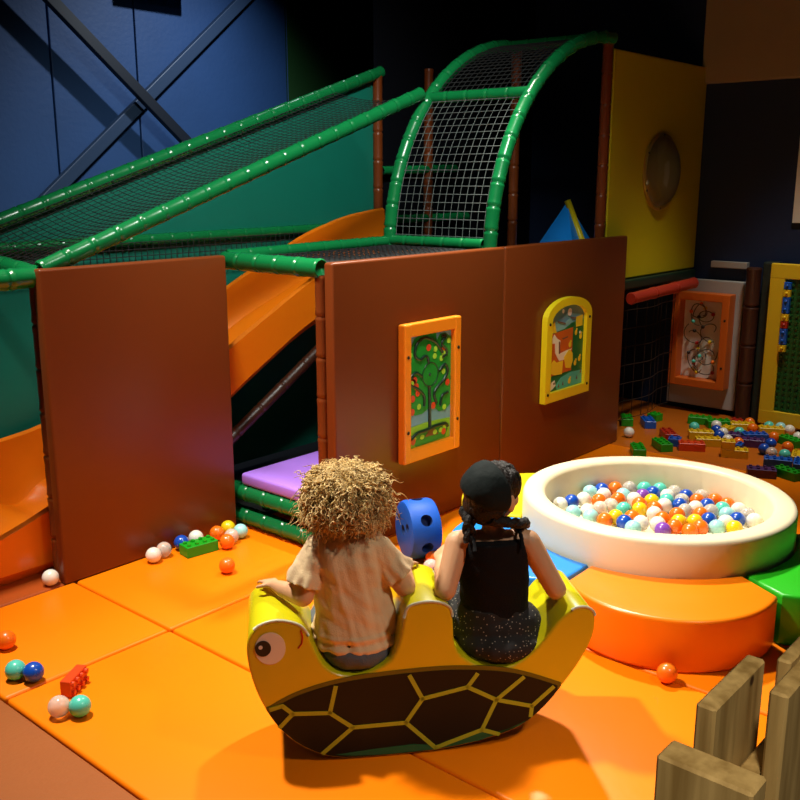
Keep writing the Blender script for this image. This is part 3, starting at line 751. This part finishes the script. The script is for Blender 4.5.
for c, x, y, rz, lab, n in [('green', 80, 226, 35, 'green brick nearest the end of the brown wall', (4, 2)), ('green', 187, 203, 48, 'green brick beside a small blue one', (4, 2)), ('blue', 243, 188, 20, 'small blue brick between green and vermilion bricks', (2, 2)),
        ('red', 215, 158, 40, 'dark red brick behind the green ones', (4, 2)), ('vermilion', 318, 208, -60, 'vermilion brick lying behind the pit rim', (4, 2)), ('yellow', 360, 157, -60, 'farther one of two parallel yellow bricks', (4, 2)),
        ('yellow', 392, 188, -58, 'nearer one of two parallel yellow bricks', (4, 2)), ('yellow', 508, 238, -66, 'lower yellow brick of the stacked pair', (4, 2)), ('blue', 530, 214, 10, 'small blue brick behind the stacked yellow pair', (2, 1)),
        ('green', 355, 92, -70, 'green brick in front of the pale corner board', (4, 2)), ('green', 440, 108, -50, 'green brick beside the dark brown post', (4, 2)), ('yellow', 545, 118, -60, 'yellow brick at the foot of brown post', (4, 2)),
        ('yellow', 478, 137, 0, 'short yellow brick amid the blue and white balls', (2, 2)), ('yellow', 675, 138, -62, 'yellow brick below the brick board', (4, 2)), ('blue', 608, 168, -55, 'long blue brick in the middle of the heap', (4, 2)),
        ('purple', 583, 193, -70, 'dark purple brick beside the orange ball', (4, 2)), ('purple', 508, 168, 20, 'small dark purple brick behind white ball', (2, 2)), ('green', 742, 186, 60, 'green brick between orange balls', (4, 2)),
        ('blue', 722, 285, -70, 'blue brick in front of the mint ball', (4, 2)), ('blue', 778, 285, 15, 'blue brick at the right picture edge', (4, 2)), ('green', 745, 330, -110, 'green brick nearest the cream pit at right', (4, 2)),
        ('purple', 628, 325, -65, 'dark purple brick just behind the pit rim', (4, 2)), ('red', 515, 108, 15, 'red brick at the base of the brown post', (2, 2)), ('green', 30, 93, 30, 'green brick in shade behind the net', (4, 2)),
        ('blue', 125, 103, 38, 'blue brick in shade behind the net', (4, 2)), ('green', 155, 78, 80, 'upright looking green brick far behind the net', (2, 2)), ('yellow', 795, 262, 15, 'yellow brick cut by the right picture edge', (4, 2))]:
    brick(c, *Z5(x, y), rz, lab, n, group=G3)
ub = brick('yellow', *Z5(488, 212), -66, 'upper yellow brick of the stacked pair', (2, 2), z=.0505, group=G3)
lp = onZ(*Z5(508, 238), .02); ub.location.x = lp.x-.04*math.cos(R(-66)); ub.location.y = lp.y-.04*math.sin(R(-66)); ub.location.z = .0512

# settle the heap: bricks (three discs along their length) and balls are nudged apart on the mat
bpy.context.view_layer.update()
heap = [o for o in COL.objects if o.get('group') in (G3, G4) and o is not ub]
def discs(o):
    if o.name.startswith('plastic_ball'): return [(o.location.x, o.location.y, .0355)]
    hx = max(abs(q[0]) for q in o.bound_box); hy = max(abs(q[1]) for q in o.bound_box); a = o.rotation_euler.z
    hx, hy, a = (hx, hy, a) if hx >= hy else (hy, hx, a+PI/2)
    k = max(0, hx-hy)
    return [(o.location.x+f*k*math.cos(a), o.location.y+f*k*math.sin(a), hy*1.08) for f in ((-1, -.33, .33, 1) if k > .005 else (0,))]
for it in range(300):
    moved = False
    for i in range(len(heap)):
        for j in range(i):
            da, db = discs(heap[i]), discs(heap[j]); best = None
            for x0, y0, r0 in da:
                for x1, y1, r1 in db:
                    l = math.hypot(x0-x1, y0-y1)
                    if l < r0+r1 and (best is None or r0+r1-l > best[0]): best = (r0+r1-l, (x0-x1)/max(l, 1e-5), (y0-y1)/max(l, 1e-5))
            if best:
                moved = True; p_ = best[0]*.5+.0003
                heap[i].location.x += best[1]*p_; heap[i].location.y += best[2]*p_; heap[j].location.x -= best[1]*p_; heap[j].location.y -= best[2]*p_
    for o in heap:
        m_ = max(q[0]+q[2] for q in discs(o))
        if m_ > LX-.01: o.location.x -= m_-LX+.01
    if not moved: break
lo_ = [o for o in heap if o['label'].startswith('lower yellow')][0]
ub.location.x = lo_.location.x-.04*math.cos(R(-66)); ub.location.y = lo_.location.y-.04*math.sin(R(-66))

# ------------------------------------------------------------------ blue foam roller
bp_ = onZ(421, 559, 0)
ro = thing('foam_roller', 'blue foam roller with round holes standing by the brown wall', 'foam roller', (3.088, 2.565, 0), R(-31))
rr, rl = .134, .145
bm = bmesh.new()
ring = [(-rl/2, 0), (-rl/2, rr-.02), (-rl/2+.006, rr-.006), (-rl/2+.02, rr), (rl/2-.02, rr), (rl/2-.006, rr-.006), (rl/2, rr-.02), (rl/2, 0)]
n = 48; V = []
for x, r_ in ring[1:-1]: V.append([bm.verts.new((x, r_*math.cos(2*PI*k/n), rr+r_*math.sin(2*PI*k/n))) for k in range(n)])
for A, B in zip(V, V[1:]):
    for k in range(n): bm.faces.new((A[k], B[k], B[(k+1) % n], A[(k+1) % n]))
bm.faces.new(V[0][::-1]); bm.faces.new(V[-1]); bmesh.ops.recalc_face_normals(bm, faces=bm.faces)
body = obj('roller_body', bm, [M_blue, M_bluedark], ro)
cut = bmesh.new()
for a in (80, 145, 200, 260, 20, 320):
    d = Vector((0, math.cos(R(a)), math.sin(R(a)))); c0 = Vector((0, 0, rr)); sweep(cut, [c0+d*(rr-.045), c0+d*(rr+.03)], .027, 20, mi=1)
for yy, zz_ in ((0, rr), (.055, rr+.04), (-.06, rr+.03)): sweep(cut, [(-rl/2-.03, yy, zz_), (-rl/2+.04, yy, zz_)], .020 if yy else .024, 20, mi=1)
bmesh.ops.recalc_face_normals(cut, faces=cut.faces)
co = obj('cutter', cut, [M_blue, M_bluedark], ro)
md = body.modifiers.new('b', 'BOOLEAN'); md.object = co; md.operation = 'DIFFERENCE'; md.solver = 'EXACT'; md.use_self = True
bpy.context.view_layer.update()
me = bpy.data.meshes.new_from_object(body.evaluated_get(bpy.context.evaluated_depsgraph_get())); body.modifiers.clear(); body.data = me
bpy.data.objects.remove(co)
for p in me.polygons: p.use_smooth = True
body.modifiers.new('e', 'EDGE_SPLIT').split_angle = R(35)

# ------------------------------------------------------------------ turtle rocker (local: x along, y away, z up)
TB = Vector((1.8385, 1.671, 0)); TA = R(-41); TH = .285
prof = [(-.372, .409), (-.343, .444), (-.29, .458), (-.235, .444), (-.209, .418), (-.192, .374), (-.163, .313), (-.123, .281), (-.075, .272), (-.034, .278), (.034, .313), (.063, .387), (.077, .462), (.103, .482), (.155, .486), (.2, .470), (.214, .436), (.222, .344), (.258, .296), (.325, .265), (.404, .269), (.475, .325), (.53, .398), (.571, .432), (.6, .440), (.625, .434), (.643, .410), (.64, .345), (.606, .269), (.551, .188), (.495, .118), (.43, .065), (.36, .038), (.24, .013), (.12, .002), (.02, .0), (-.08, .002), (-.163, .018), (-.246, .068), (-.31, .145), (-.355, .245), (-.376, .345)]
def spline(P, k=4):
    out = []; N = len(P)
    for i in range(N):
        p0, p1, p2, p3 = [np.array(P[(i+d) % N]) for d in (-1, 0, 1, 2)]
        for j in range(k):
            t = j/k; out.append(tuple(.5*((2*p1)+(p2-p0)*t+(2*p0-5*p1+4*p2-p3)*t*t+(3*p1-p0-3*p2+p3)*t**3)))
    return out
PR2 = [(x, max(z, .001)) for x, z in spline(prof, 3)]
tu = thing('turtle_rocker', 'lime and yellow vinyl turtle rocker carrying the two children', 'rocker', TB, TA)
bm = bmesh.new(); poly_prism(bm, PR2, 'y', 0, TH)
for f in bm.faces:
    if len(f.verts) > 4: f.material_index = 1
es = [e for f in bm.faces if len(f.verts) > 4 for e in f.edges]
bmesh.ops.bevel(bm, geom=es, offset=.008, segments=3, affect='EDGES', profile=.5)
bmesh.ops.triangulate(bm, faces=[f for f in bm.faces if len(f.verts) > 4])
for f in bm.faces:
    c = f.calc_center_median()
    f.material_index = 1 if (c.y < .004 or c.y > TH-.004) else 0
    # the underside of the rocker is the dark shell colour
    if f.material_index == 0 and f.normal.z < -.15: f.material_index = 2
    f.smooth = f.material_index != 1
o = obj('rocker_body', bm, [M_turtle, M_turtleface, M_shellgreen], tu)
# shell on the visible side
arc = spline([(-.36, .16), (-.323, .189), (-.228, .235), (-.089, .266), (.119, .279), (.259, .275), (.404, .252), (.551, .195), (.60, .165)], 6)[:49]
def zlow(x):     # lower outline of the rocker at x
    best = None
    for a, b in zip(PR2, PR2[1:]+PR2[:1]):
        if (a[0]-x)*(b[0]-x) <= 0 and a[0] != b[0]:
            z = a[1]+(b[1]-a[1])*(x-a[0])/(b[0]-a[0])
            if best is None or z < best: best = z
    return best if best is not None else 0
def zarc(x, d=0):
    for a, b in zip(arc, arc[1:]):
        if a[0] <= x <= b[0]: return a[1]+(b[1]-a[1])*(x-a[0])/(b[0]-a[0])-d
    return -1
def region(d, y0, m, inset=.006, x0=-.36, x1=.60, n=90):
    bm = bmesh.new(); top = []; low = []
    for i in range(n+1):
        x = x0+(x1-x0)*i/n; zl = zlow(x)+inset; zt = zarc(x, d)
        if zt > zl+.002: top.append((x, zt)); low.append((x, zl))
    for k in range(len(top)-1):
        q = [(*low[k],), (*low[k+1],), (*top[k+1],), (*top[k],)]
        A = [bm.verts.new((p[0], y0, p[1])) for p in q]; bm.faces.new(A); 
    bmesh.ops.remove_doubles(bm, verts=bm.verts, dist=1e-5)
    r = bmesh.ops.extrude_face_region(bm, geom=bm.faces[:])
    for v in [g for g in r['geom'] if isinstance(g, bmesh.types.BMVert)]: v.co.y += -y0+.004
    bmesh.ops.recalc_face_normals(bm, faces=bm.faces)
    return bm
sh = obj('shell_patch', region(.010, -.0025, None, .008), M_shell, tu)
obj('shell_band', region(-.004, -.0012, None, .006), M_shellband, tu)
LN = [((-0.316, 0.185), (-0.282, 0.194)), ((-0.282, 0.194), (-0.253, 0.166)), ((-0.253, 0.166), (-0.291, 0.126)), ((-0.253, 0.166), (-0.146, 0.16)), ((-0.146, 0.16), (-0.128, 0.242)), ((-0.146, 0.16), (-0.08, 0.107)), ((-0.08, 0.107), (-0.169, 0.030)), ((-0.08, 0.107), (0.077, 0.109)), ((0.077, 0.109), (0.126, 0.183)), ((0.126, 0.183), (0.088, 0.26)), ((0.126, 0.183), (0.261, 0.21)), ((0.261, 0.21), (0.289, 0.250)), ((0.261, 0.21), (0.349, 0.161)), ((0.349, 0.161), (0.43, 0.228)), ((0.349, 0.161), (0.307, 0.065)), ((0.077, 0.109), (0.166, 0.018)), ((0.166, 0.018), (0.307, 0.065)), ((0.307, 0.065), (0.359, 0.046)), ((0.349, 0.161), (0.459, 0.131)), ((0.459, 0.131), (0.523, 0.189)), ((0.459, 0.131), (0.456, 0.098))]
bm = bmesh.new()
for a, b in LN:
    a, b = Vector((a[0], 0, a[1])), Vector((b[0], 0, b[1])); d = (b-a).normalized(); s = Vector((-d.z, 0, d.x))*.0062; a2, b2 = a-d*.003, b+d*.003
    poly_prism(bm, [((p).x, (p).z) for p in (a2-s, b2-s, b2+s, a2+s)], 'y', -.0042, -.001)
obj('shell_line', bm, M_shellline, tu)
# green lower shell strip
bm = bmesh.new()
pts = [(-.13, .022), (-.02, .030), (.10, .036), (.166, .026), (.30, .058), (.37, .052), (.44, .082), (.42, .068), (.30, .030), (.16, .013), (.02, .010), (-.08, .014)]
poly_prism(bm, pts, 'y', -.0034, -.001); obj('shell_patch', bm, M_shellgreen, tu)
bm = bmesh.new(); poly_prism(bm, disc((-.311, .376), .043, .049, 32), 'y', -.0025, .004)
ey = obj('eye', bm, M_eyewhite, tu)
bm = bmesh.new(); poly_prism(bm, disc((-.331, .378), .0225, .024, 24), 'y', -.0045, .003); poly_prism(bm, disc((-.338, .383), .006, .006, 14), 'y', -.0058, .003, 1)
obj('pupil', bm, [M_black, M_eyewhite], ey)
bm = bmesh.new(); sweep(bm, [(-.224, -.001, .426), (-.219, -.001, .405), (-.222, -.001, .385), (-.232, -.001, .371)], .0028, 6); obj('mouth', bm, M_red, tu, True)
# pale piping along the front rim of the humps
for a, b in ((-.36, -.20), (.07, .215), (.56, .645)):
    P = [Vector((x, .002, z+.001)) for x, z in PR2 if a <= x <= b and z > .40]
    if a < 0 or True:
        P.sort(key=lambda p: p.x)
        bm = bmesh.new(); sweep(bm, P, .0045, 6); obj('piping', bm, mat('pale_piping', (.62, .58, .40), .4), tu, True)

# ------------------------------------------------------------------ the two children (same local axes as the rocker)
RZ = Matrix.Rotation(TA, 4, 'Z')
def W(o_):  # base of a child in the rocker's frame -> world
    return TB + (RZ @ Vector(o_))
def hand(bm, wrist, d, up, s=1.0, curl=.5, side=1):
    """palm and five bent fingers: d = pointing direction, up = back of the hand, side = thumb side"""
    d = Vector(d).normalized(); up = Vector(up); up = (up-d*up.dot(d)).normalized(); sd = d.cross(up)*side
    w_ = Vector(wrist); pl = .052*s
    for k in (-1, -.33, .33, 1): capsule(bm, w_+sd*k*.010*s, .011*s, w_+d*pl+sd*k*.019*s, .0085*s, 10)
    for k, L in ((1, .042), (.33, .048), (-.33, .045), (-1, .034)):
        b0 = w_+d*pl+sd*k*.0195*s; dirv = (d+sd*k*.12).normalized(); p = b0; c = 0
        for j, fr_ in enumerate((.45, .32, .25)):
            c += curl*(.35+.3*j); q = p+(dirv*math.cos(c)-up*math.sin(c))*L*s*fr_
            capsule(bm, p, (.0064-.0006*j)*s, q, (.0060-.0006*j)*s, 8); p = q
    b0 = w_+d*.014*s+sd*.015*s; m1 = b0+(d*.55+sd*.8-up*.2).normalized()*.026*s; m2 = m1+(d*.9+sd*.25-up*.3).normalized()*.022*s
    capsule(bm, b0, .009*s, m1, .0075*s, 8); capsule(bm, m1, .0075*s, m2, .006*s, 8)
def head(bm, c, yaw, sc=1.0, pitch=0):
    """skull, jaw, nose, ears; faces local +y turned by yaw (positive = towards +x)"""
    rot = Matrix.Rotation(-yaw, 3, 'Z') @ Matrix.Rotation(-pitch, 3, 'X'); c = Vector(c)
    E = lambda p, r: ellipsoid(bm, c+rot @ Vector(p)*sc, [q*sc for q in r], rot)
    E((0, -.008, .018), (.073, .088, .080)); E((0, .030, -.030), (.058, .055, .062)); E((0, .048, -.068), (.030, .030, .026))
    E((.036, .052, -.028), (.026, .026, .026)); E((-.036, .052, -.028), (.026, .026, .026))
    E((0, .088, -.018), (.010, .016, .016)); E((0, .078, -.002), (.008, .012, .026)); E((0, .078, -.048), (.020, .012, .006)); E((0, .077, -.057), (.017, .012, .006))
    for s in (1, -1):
        E((s*.074, -.008, -.016), (.010, .020, .030)); E((s*.030, .076, .016), (.022, .010, .008))
    return c, rot
def face_bits(par, c, rot, iris, sc=1.0):
    for s in (1, -1):
        bm = bmesh.new(); ellipsoid(bm, c+rot @ Vector((s*.030, .070, .0))*sc, (.0135*sc,)*3)
        e = obj('eye', bm, mat('eyeball', (.8, .78, .74), .2), par, True)
        bm = bmesh.new(); ellipsoid(bm, c+rot @ Vector((s*.030, .081, .0))*sc, (.0062*sc, .004*sc, .0062*sc), rot); obj('iris', bm, iris, e, True)
        bm = bmesh.new(); sweep(bm, [c+rot @ Vector((s*x, y, z))*sc for x, y, z in ((.016, .084, .024), (.030, .083, .029), (.046, .073, .025))], [.003, .0035, .002], 6); obj('eyebrow', bm, M_gold[2] if iris != M_black else M_hairdark, par, True)
    bm = bmesh.new(); sweep(bm, [c+rot @ Vector(q)*sc for q in ((-.019, .085, -.052), (0, .091, -.053), (.019, .085, -.052))], [.002, .0035, .002], 6); obj('lips', bm, mat('lips', (.50, .16, .12), .4), par, True)

# --- curly blond child, beige shirt
K1 = Vector((-.08, .14, 0))
k1 = thing('person', 'seated child with curly blond hair, beige shirt and grey shorts, left on rocker', 'person', W(K1), TA)
def L1(x, y, z): return Vector((x, y, z))-K1
bm = bmesh.new()
ellipsoid(bm, L1(-.060, .135, .345), (.098, .085, .075)); ellipsoid(bm, L1(-.068, .125, .44), (.088, .066, .10)); ellipsoid(bm, L1(-.080, .118, .555), (.098, .068, .095))
capsule(bm, L1(-.155, .118, .612), .036, L1(-.015, .118, .612), .036)
capsule(bm, L1(-.086, .120, .62), .036, L1(-.084, .132, .70), .034)
hc1, hr1 = head(bm, L1(-.080, .140, .765), R(4), .98, R(-6))
chain(bm, (L1(-.175, .118, .606), .037), (L1(-.213, .080, .494), .033), (L1(-.262, .135, .490), .026), (L1(-.292, .178, .487), .0175))
hand(bm, L1(-.292, .178, .488), (-.35, .9, -.12), (0, .1, 1), .95, .35, -1)
chain(bm, (L1(.010, .118, .606), .037), (L1(.088, .098, .497), .033), (L1(.100, .19, .507), .023), (L1(.108, .235, .508), .017))
hand(bm, L1(.108, .235, .508), (.15, .95, -.15), (0, .1, 1), .95, .4, 1)
for s in (-1, 1):
    x = -.06+s*.055
    chain(bm, (L1(x, .15, .335), .066), (L1(x+s*.02, .335, .315), .047), (L1(x+s*.025, .375, .10), .030), (L1(x+s*.025, .375, .055), .027))
    capsule(bm, L1(x+s*.025, .362, .032), .028, L1(x+s*.035, .475, .026), .024)
bm = remesh('body', bm, [], k1, .0042, 5); obj('body', bm, M_skin, k1, True)
face_bits(k1, hc1, hr1, mat('iris_blue', (.1, .2, .35), .2), .98)
# shirt
bm = bmesh.new()
def rings_loft(bm, secs, n=40):
    V = []
    for (cx, cy, cz, rx, ry) in secs:
        V.append([bm.verts.new((cx+rx*math.cos(2*PI*k/n), cy+ry*math.sin(2*PI*k/n), cz)) for k in range(n)])
    for A, B in zip(V, V[1:]):
        for k in range(n): bm.faces.new((A[k], A[(k+1) % n], B[(k+1) % n], B[k]))
    bm.faces.new(V[0][::-1]); bm.faces.new(V[-1])
rings_loft(bm, [(L1(-.056, .120, .326)).to_tuple()+(.124, .114), L1(-.057, .122, .35).to_tuple()+(.126, .112), L1(-.062, .124, .43).to_tuple()+(.116, .094), L1(-.072, .124, .51).to_tuple()+(.110, .084), L1(-.080, .12, .58).to_tuple()+(.115, .082), L1(-.083, .12, .625).to_tuple()+(.104, .074), L1(-.085, .122, .655).to_tuple()+(.075, .058), L1(-.085, .124, .672).to_tuple()+(.046, .046)])
capsule(bm, L1(-.168, .118, .617), .046, L1(.0, .118, .617), .046)
chain(bm, (L1(-.168, .118, .612), .047), (L1(-.200, .102, .553), .044)); chain(bm, (L1(.005, .118, .612), .047), (L1(.052, .113, .555), .044))
for (c, e) in ((L1(-.190, .106, .575), L1(-.210, .092, .520)), (L1(.040, .114, .572), L1(.074, .109, .530))):
    d = (e-c).normalized(); s_, t_ = frame_of(d); V = []
    for q in range(6):
        f = q/5; V.append([bm.verts.new(c.lerp(e, f)+(s_*math.cos(a)+t_*math.sin(a))*((.044+.010*f)*(1+.10*f*math.sin(a*9)))) for a in [2*PI*k/54 for k in range(54)]])
    for A, B in zip(V, V[1:]):
        for k in range(54): bm.faces.new((A[k], A[(k+1) % 54], B[(k+1) % 54], B[k]))
    bm.faces.new(V[0][::-1]); bm.faces.new(V[-1])
bmesh.ops.recalc_face_normals(bm, faces=bm.faces)
def w1(p):
    f = noise.noise(Vector((p.x*34+p.z*5, p.y*20, p.z*7)))*.010+noise.noise(Vector((p.x*15, p.y*15, p.z*32+p.x*18)))*.005+noise.noise(Vector((p.x*60+p.z*14, p.y*30, p.z*10)))*.004
    if p.z < .38: f += .0035*math.sin(p.z*190)
    return f
bm = remesh('shirt', bm, [], k1, .0042, 3, w1); obj('shirt', bm, M_shirt, k1, True)
# shorts
bm = bmesh.new()
ellipsoid(bm, L1(-.056, .112, .338), (.116, .100, .082)); ellipsoid(bm, L1(-.056, .098, .312), (.112, .102, .058))
for s in (-1, 1): capsule(bm, L1(-.06+s*.055, .15, .335), .075, L1(-.06+s*.068, .26, .325), .066)
bm = remesh('shorts', bm, [], k1, .005, 4, lambda p: noise.noise(p*28)*.003); obj('shorts', bm, M_denim, k1, True)
for s in (-1, 1):
    bm = bmesh.new(); x = -.06+s*.08; ellipsoid(bm, L1(x, .42, .030), (.036, .085, .030)); obj('shoe', bm, M_white, k1, True)
# curls
random.seed(5)
bm = bmesh.new(); hc = hc1+Vector((0, -.004, .004))
ellipsoid(bm, hc, (.092, .100, .094), mi=2)
cnt = 0
while cnt < 2600:
    d = Vector((random.gauss(0, 1), random.gauss(0, 1), random.gauss(0, 1))).normalized()
    fy = (hr1.inverted() @ d)
    if fy.y > .45 and fy.z < .55: continue
    if d.z < -.72: continue
    cnt += 1
    root = hc+Vector((d.x*.078, d.y*.086, d.z*.080)); s_, t_ = frame_of(d)
    Ls = random.uniform(.020, .056)*(1.4 if abs(d.x) > .55 else 1)*(.8 if d.z < -.35 else 1)
    rad = random.uniform(.0035, .0075); tw = random.uniform(2.2, 4.0)*2*PI*random.choice((1, -1)); ph0 = random.uniform(0, 6.28)
    sag = .2 if d.z > .4 else .55; wx, wy = random.gauss(0, .016), random.gauss(0, .016)
    P = []; nn = 24
    for i in range(nn):
        f = i/(nn-1); o_ = d*Ls*(f-.15*f*f)+Vector((wx*f, wy*f, -Ls*sag*f*f))
        rr_ = rad*min(1, .3+1.2*f); P.append(root+o_+(s_*math.cos(ph0+tw*f)+t_*math.sin(ph0+tw*f))*rr_)
    outer = random.random(); mi = 0 if outer < .55 else (1 if outer < .85 else 2)
    th_ = random.uniform(.6, 1.0)
    sweep(bm, P, [(.0009+.0010*math.sin(PI*i/(nn-1)))*th_ for i in range(nn)], 3, False, mi)
for q in range(210):
    az = random.uniform(-1.9, 1.9); el = random.uniform(-.25, .95)
    d = hr1 @ Vector((math.sin(az)*math.cos(el), -math.cos(az)*math.cos(el), math.sin(el)))
    Ls = random.uniform(.045, .085); rad = random.uniform(.004, .0065); tw = random.uniform(2.5, 4)*2*PI*random.choice((1, -1)); ph0 = random.uniform(0, 6.28); R0 = random.uniform(.104, .124)
    P = []; nn = 30
    for i in range(nn):
        f = i/(nn-1); v = Vector((d.x, d.y, d.z-f*Ls*9*(.35+.65*f))); v = v.normalized()
        s_, t_ = frame_of(v); rr_ = R0*(1+.10*abs(v.x))
        P.append(hc+v*rr_*min(1, .85+.6*f)+s_*math.cos(ph0+tw*f)*rad+v*math.sin(ph0+tw*f)*rad)
    if min(p.z for p in P) < hc.z-.108: continue
    sweep(bm, P, [.0022*(.45+.55*math.sin(PI*min(1, i/(nn-1)*1.05))) for i in range(nn)], 5, False, random.choice((0, 0, 1, 2)))
obj('hair', bm, M_gold, k1, True)

# --- dark haired child, black strap top
K2 = Vector((.34, .14, 0))
k2 = thing('person', 'seated child with dark braids, black bandana, black strap top and dotted skirt', 'person', W(K2+Vector((.012, 0, 0))), TA)
def L2(x, y, z): return Vector((x, y, z))-K2
bm = bmesh.new()
ellipsoid(bm, L2(.352, .135, .340), (.105, .088, .075)); ellipsoid(bm, L2(.350, .125, .44), (.085, .062, .10)); ellipsoid(bm, L2(.345, .118, .545), (.098, .064, .09))
capsule(bm, L2(.250, .118, .622), .033, L2(.440, .118, .614), .033)
capsule(bm, L2(.345, .120, .61), .034, L2(.345, .130, .69), .031)
hc2, hr2 = head(bm, L2(.345, .136, .758), R(46), .94, R(-3))
chain(bm, (L2(.236, .115, .617), .037), (L2(.190, .055, .496), .032), (L2(.194, .13, .524), .025), (L2(.200, .175, .540), .018))
hand(bm, L2(.200, .175, .540), (.08, .9, .15), (-.7, 0, .7), .95, .6, 1)
chain(bm, (L2(.454, .115, .608), .037), (L2(.532, .075, .468), .032), (L2(.548, .16, .463), .023), (L2(.553, .215, .463), .017))
hand(bm, L2(.553, .215, .463), (.05, .95, -.1), (0, .1, 1), .95, .4, -1)
for s in (-1, 1):
    x = .352+s*.055
    chain(bm, (L2(x, .15, .330), .066), (L2(x+s*.02, .335, .312), .046), (L2(x+s*.025, .375, .10), .029), (L2(x+s*.025, .375, .055), .026))
    capsule(bm, L2(x+s*.025, .362, .032), .027, L2(x+s*.035, .475, .026), .023)
bm = remesh('body', bm, [], k2, .0042, 5); obj('body', bm, M_skin, k2, True)
face_bits(k2, hc2, hr2, M_black, .97)
bm = bmesh.new()
rings_loft(bm, [L2(.358, .13, .35).to_tuple()+(.112, .090), L2(.356, .128, .42).to_tuple()+(.104, .082), L2(.352, .123, .50).to_tuple()+(.107, .079), L2(.347, .119, .58).to_tuple()+(.108, .076), L2(.345, .118, .628).to_tuple()+(.092, .072)])
bmesh.ops.recalc_face_normals(bm, faces=bm.faces)
bm = remesh('strap_top', bm, [], k2, .0045, 2, lambda p: noise.noise(Vector((p.x*18, p.y*18, p.z*30+p.x*8)))*.0028)
for s in (-1, 1):
    x = .345+s*.070
    sweep(bm, [L2(x, .048, .615), L2(x+s*.002, .060, .642), L2(x+s*.002, .085, .657), L2(x, .120, .657), L2(x-s*.004, .165, .625), L2(x-s*.006, .185, .60)], .006, 8)
obj('strap_top', bm, M_blacktop, k2, True)
bm = bmesh.new()
ellipsoid(bm, L2(.372, .128, .345), (.140, .108, .080)); ellipsoid(bm, L2(.372, .092, .308), (.136, .105, .058)); rings_loft(bm, [L2(.352, .130, .34).to_tuple()+(.122, .100), L2(.352, .13, .40).to_tuple()+(.108, .088), L2(.351, .128, .418).to_tuple()+(.100, .082)])
for s in (-1, 1): capsule(bm, L2(.352+s*.055, .15, .335), .080, L2(.352+s*.065, .29, .328), .074)
bmesh.ops.recalc_face_normals(bm, faces=bm.faces)
bm = remesh('skirt', bm, [], k2, .005, 4, lambda p: noise.noise(Vector((p.x*30, p.y*30, p.z*9)))*.004); obj('skirt', bm, M_dots, k2, True)
for s in (-1, 1):
    bm = bmesh.new(); ellipsoid(bm, L2(.352+s*.08, .42, .030), (.035, .083, .030)); obj('shoe', bm, M_black, k2, True)
# hair cap, fringe side, braids
bm = bmesh.new()
def HE(p, r): ellipsoid(bm, hc2+hr2 @ Vector(p)*.95, [q*.94 for q in r], hr2.to_3x3())
HE((0, -.020, .022), (.080, .090, .083)); HE((0, -.046, -.024), (.074, .060, .062)); HE((.052, .030, .030), (.026, .045, .050)); HE((-.052, .030, .030), (.026, .045, .050)); HE((0, .045, .066), (.055, .038, .028))
bm = remesh('hair', bm, [], k2, .004, 4, lambda p: noise.noise(Vector((p.x*90, p.y*90, p.z*22)))*.003)
random.seed(9)
def braid(P, r):
    P = densify(P, .008); n_ = len(P)
    for q in range(3):
        Q = []
        for i, p in enumerate(P):
            a = i*.55+q*2*PI/3; Q.append(p+Vector((math.cos(a)*r*.7, math.sin(2*a)*r*.35, math.sin(a)*r*.25)))
        sweep(bm, Q, [r*(.85-.35*i/n_) for i in range(n_)], 8)
hb = hc2
braid([hb+hr2 @ Vector((-.060, -.055, -.045)), L2(.266, .085, .700), L2(.262, .078, .665), L2(.264, .066, .638)], .0165)
braid([hb+hr2 @ Vector((.040, -.070, -.052)), L2(.388, .072, .688), L2(.418, .090, .676), L2(.440, .125, .668), L2(.452, .170, .64), L2(.45, .19, .60)], .0165)
obj('hair', bm, M_hairdark, k2, True)
bm = bmesh.new(); g = bmesh.ops.create_uvsphere(bm, u_segments=40, v_segments=28, radius=1)
for v in bm.verts: v.co = Vector((v.co.x*.0855, v.co.y*.0955, v.co.z*.0885))
bmesh.ops.bisect_plane(bm, geom=bm.verts[:]+bm.edges[:]+bm.faces[:], plane_co=(0, .012, 0), plane_no=(.25, .9, .1), clear_outer=True)
bmesh.ops.bisect_plane(bm, geom=bm.verts[:]+bm.edges[:]+bm.faces[:], plane_co=(0, -.03, -.026), plane_no=(-.55, -.35, -1), clear_outer=True)
for v in bm.verts: v.co *= 1+.035*noise.noise(v.co*26)+.02*noise.noise(Vector((v.co.x*90, v.co.y*30, v.co.z*18)))
for v in bm.verts: v.co = hc2+hr2 @ ((v.co+Vector((0, -.020, .022)))*.945)
o = obj('bandana', bm, M_bandana, k2, True); s_ = o.modifiers.new('t', 'SOLIDIFY'); s_.thickness = .004; s_.offset = 1

# ------------------------------------------------------------------ rough wooden fence in the foreground
fe = thing('wooden_fence', 'rough pine plank fence in the lower right foreground', 'fence', (1.0, .33, -.05))
def plank(x0, x1, y0, y1, z1, tip=0):
    bm = boxbm(x0-1.0, x1-1.0, y0-.33, y1-.33, 0, z1+.05, .003, 1); return obj('plank', bm, M_wood, fe)
plank(.814, .853, .262, .361, 1.10)
plank(.934, 1.084, .349, .372, 1.10)
plank(1.014, 1.20, .298, .320, 1.10)
plank(1.095, 1.26, .323, .340, 1.10)
plank(.86, 1.20, .323, .346, .99)
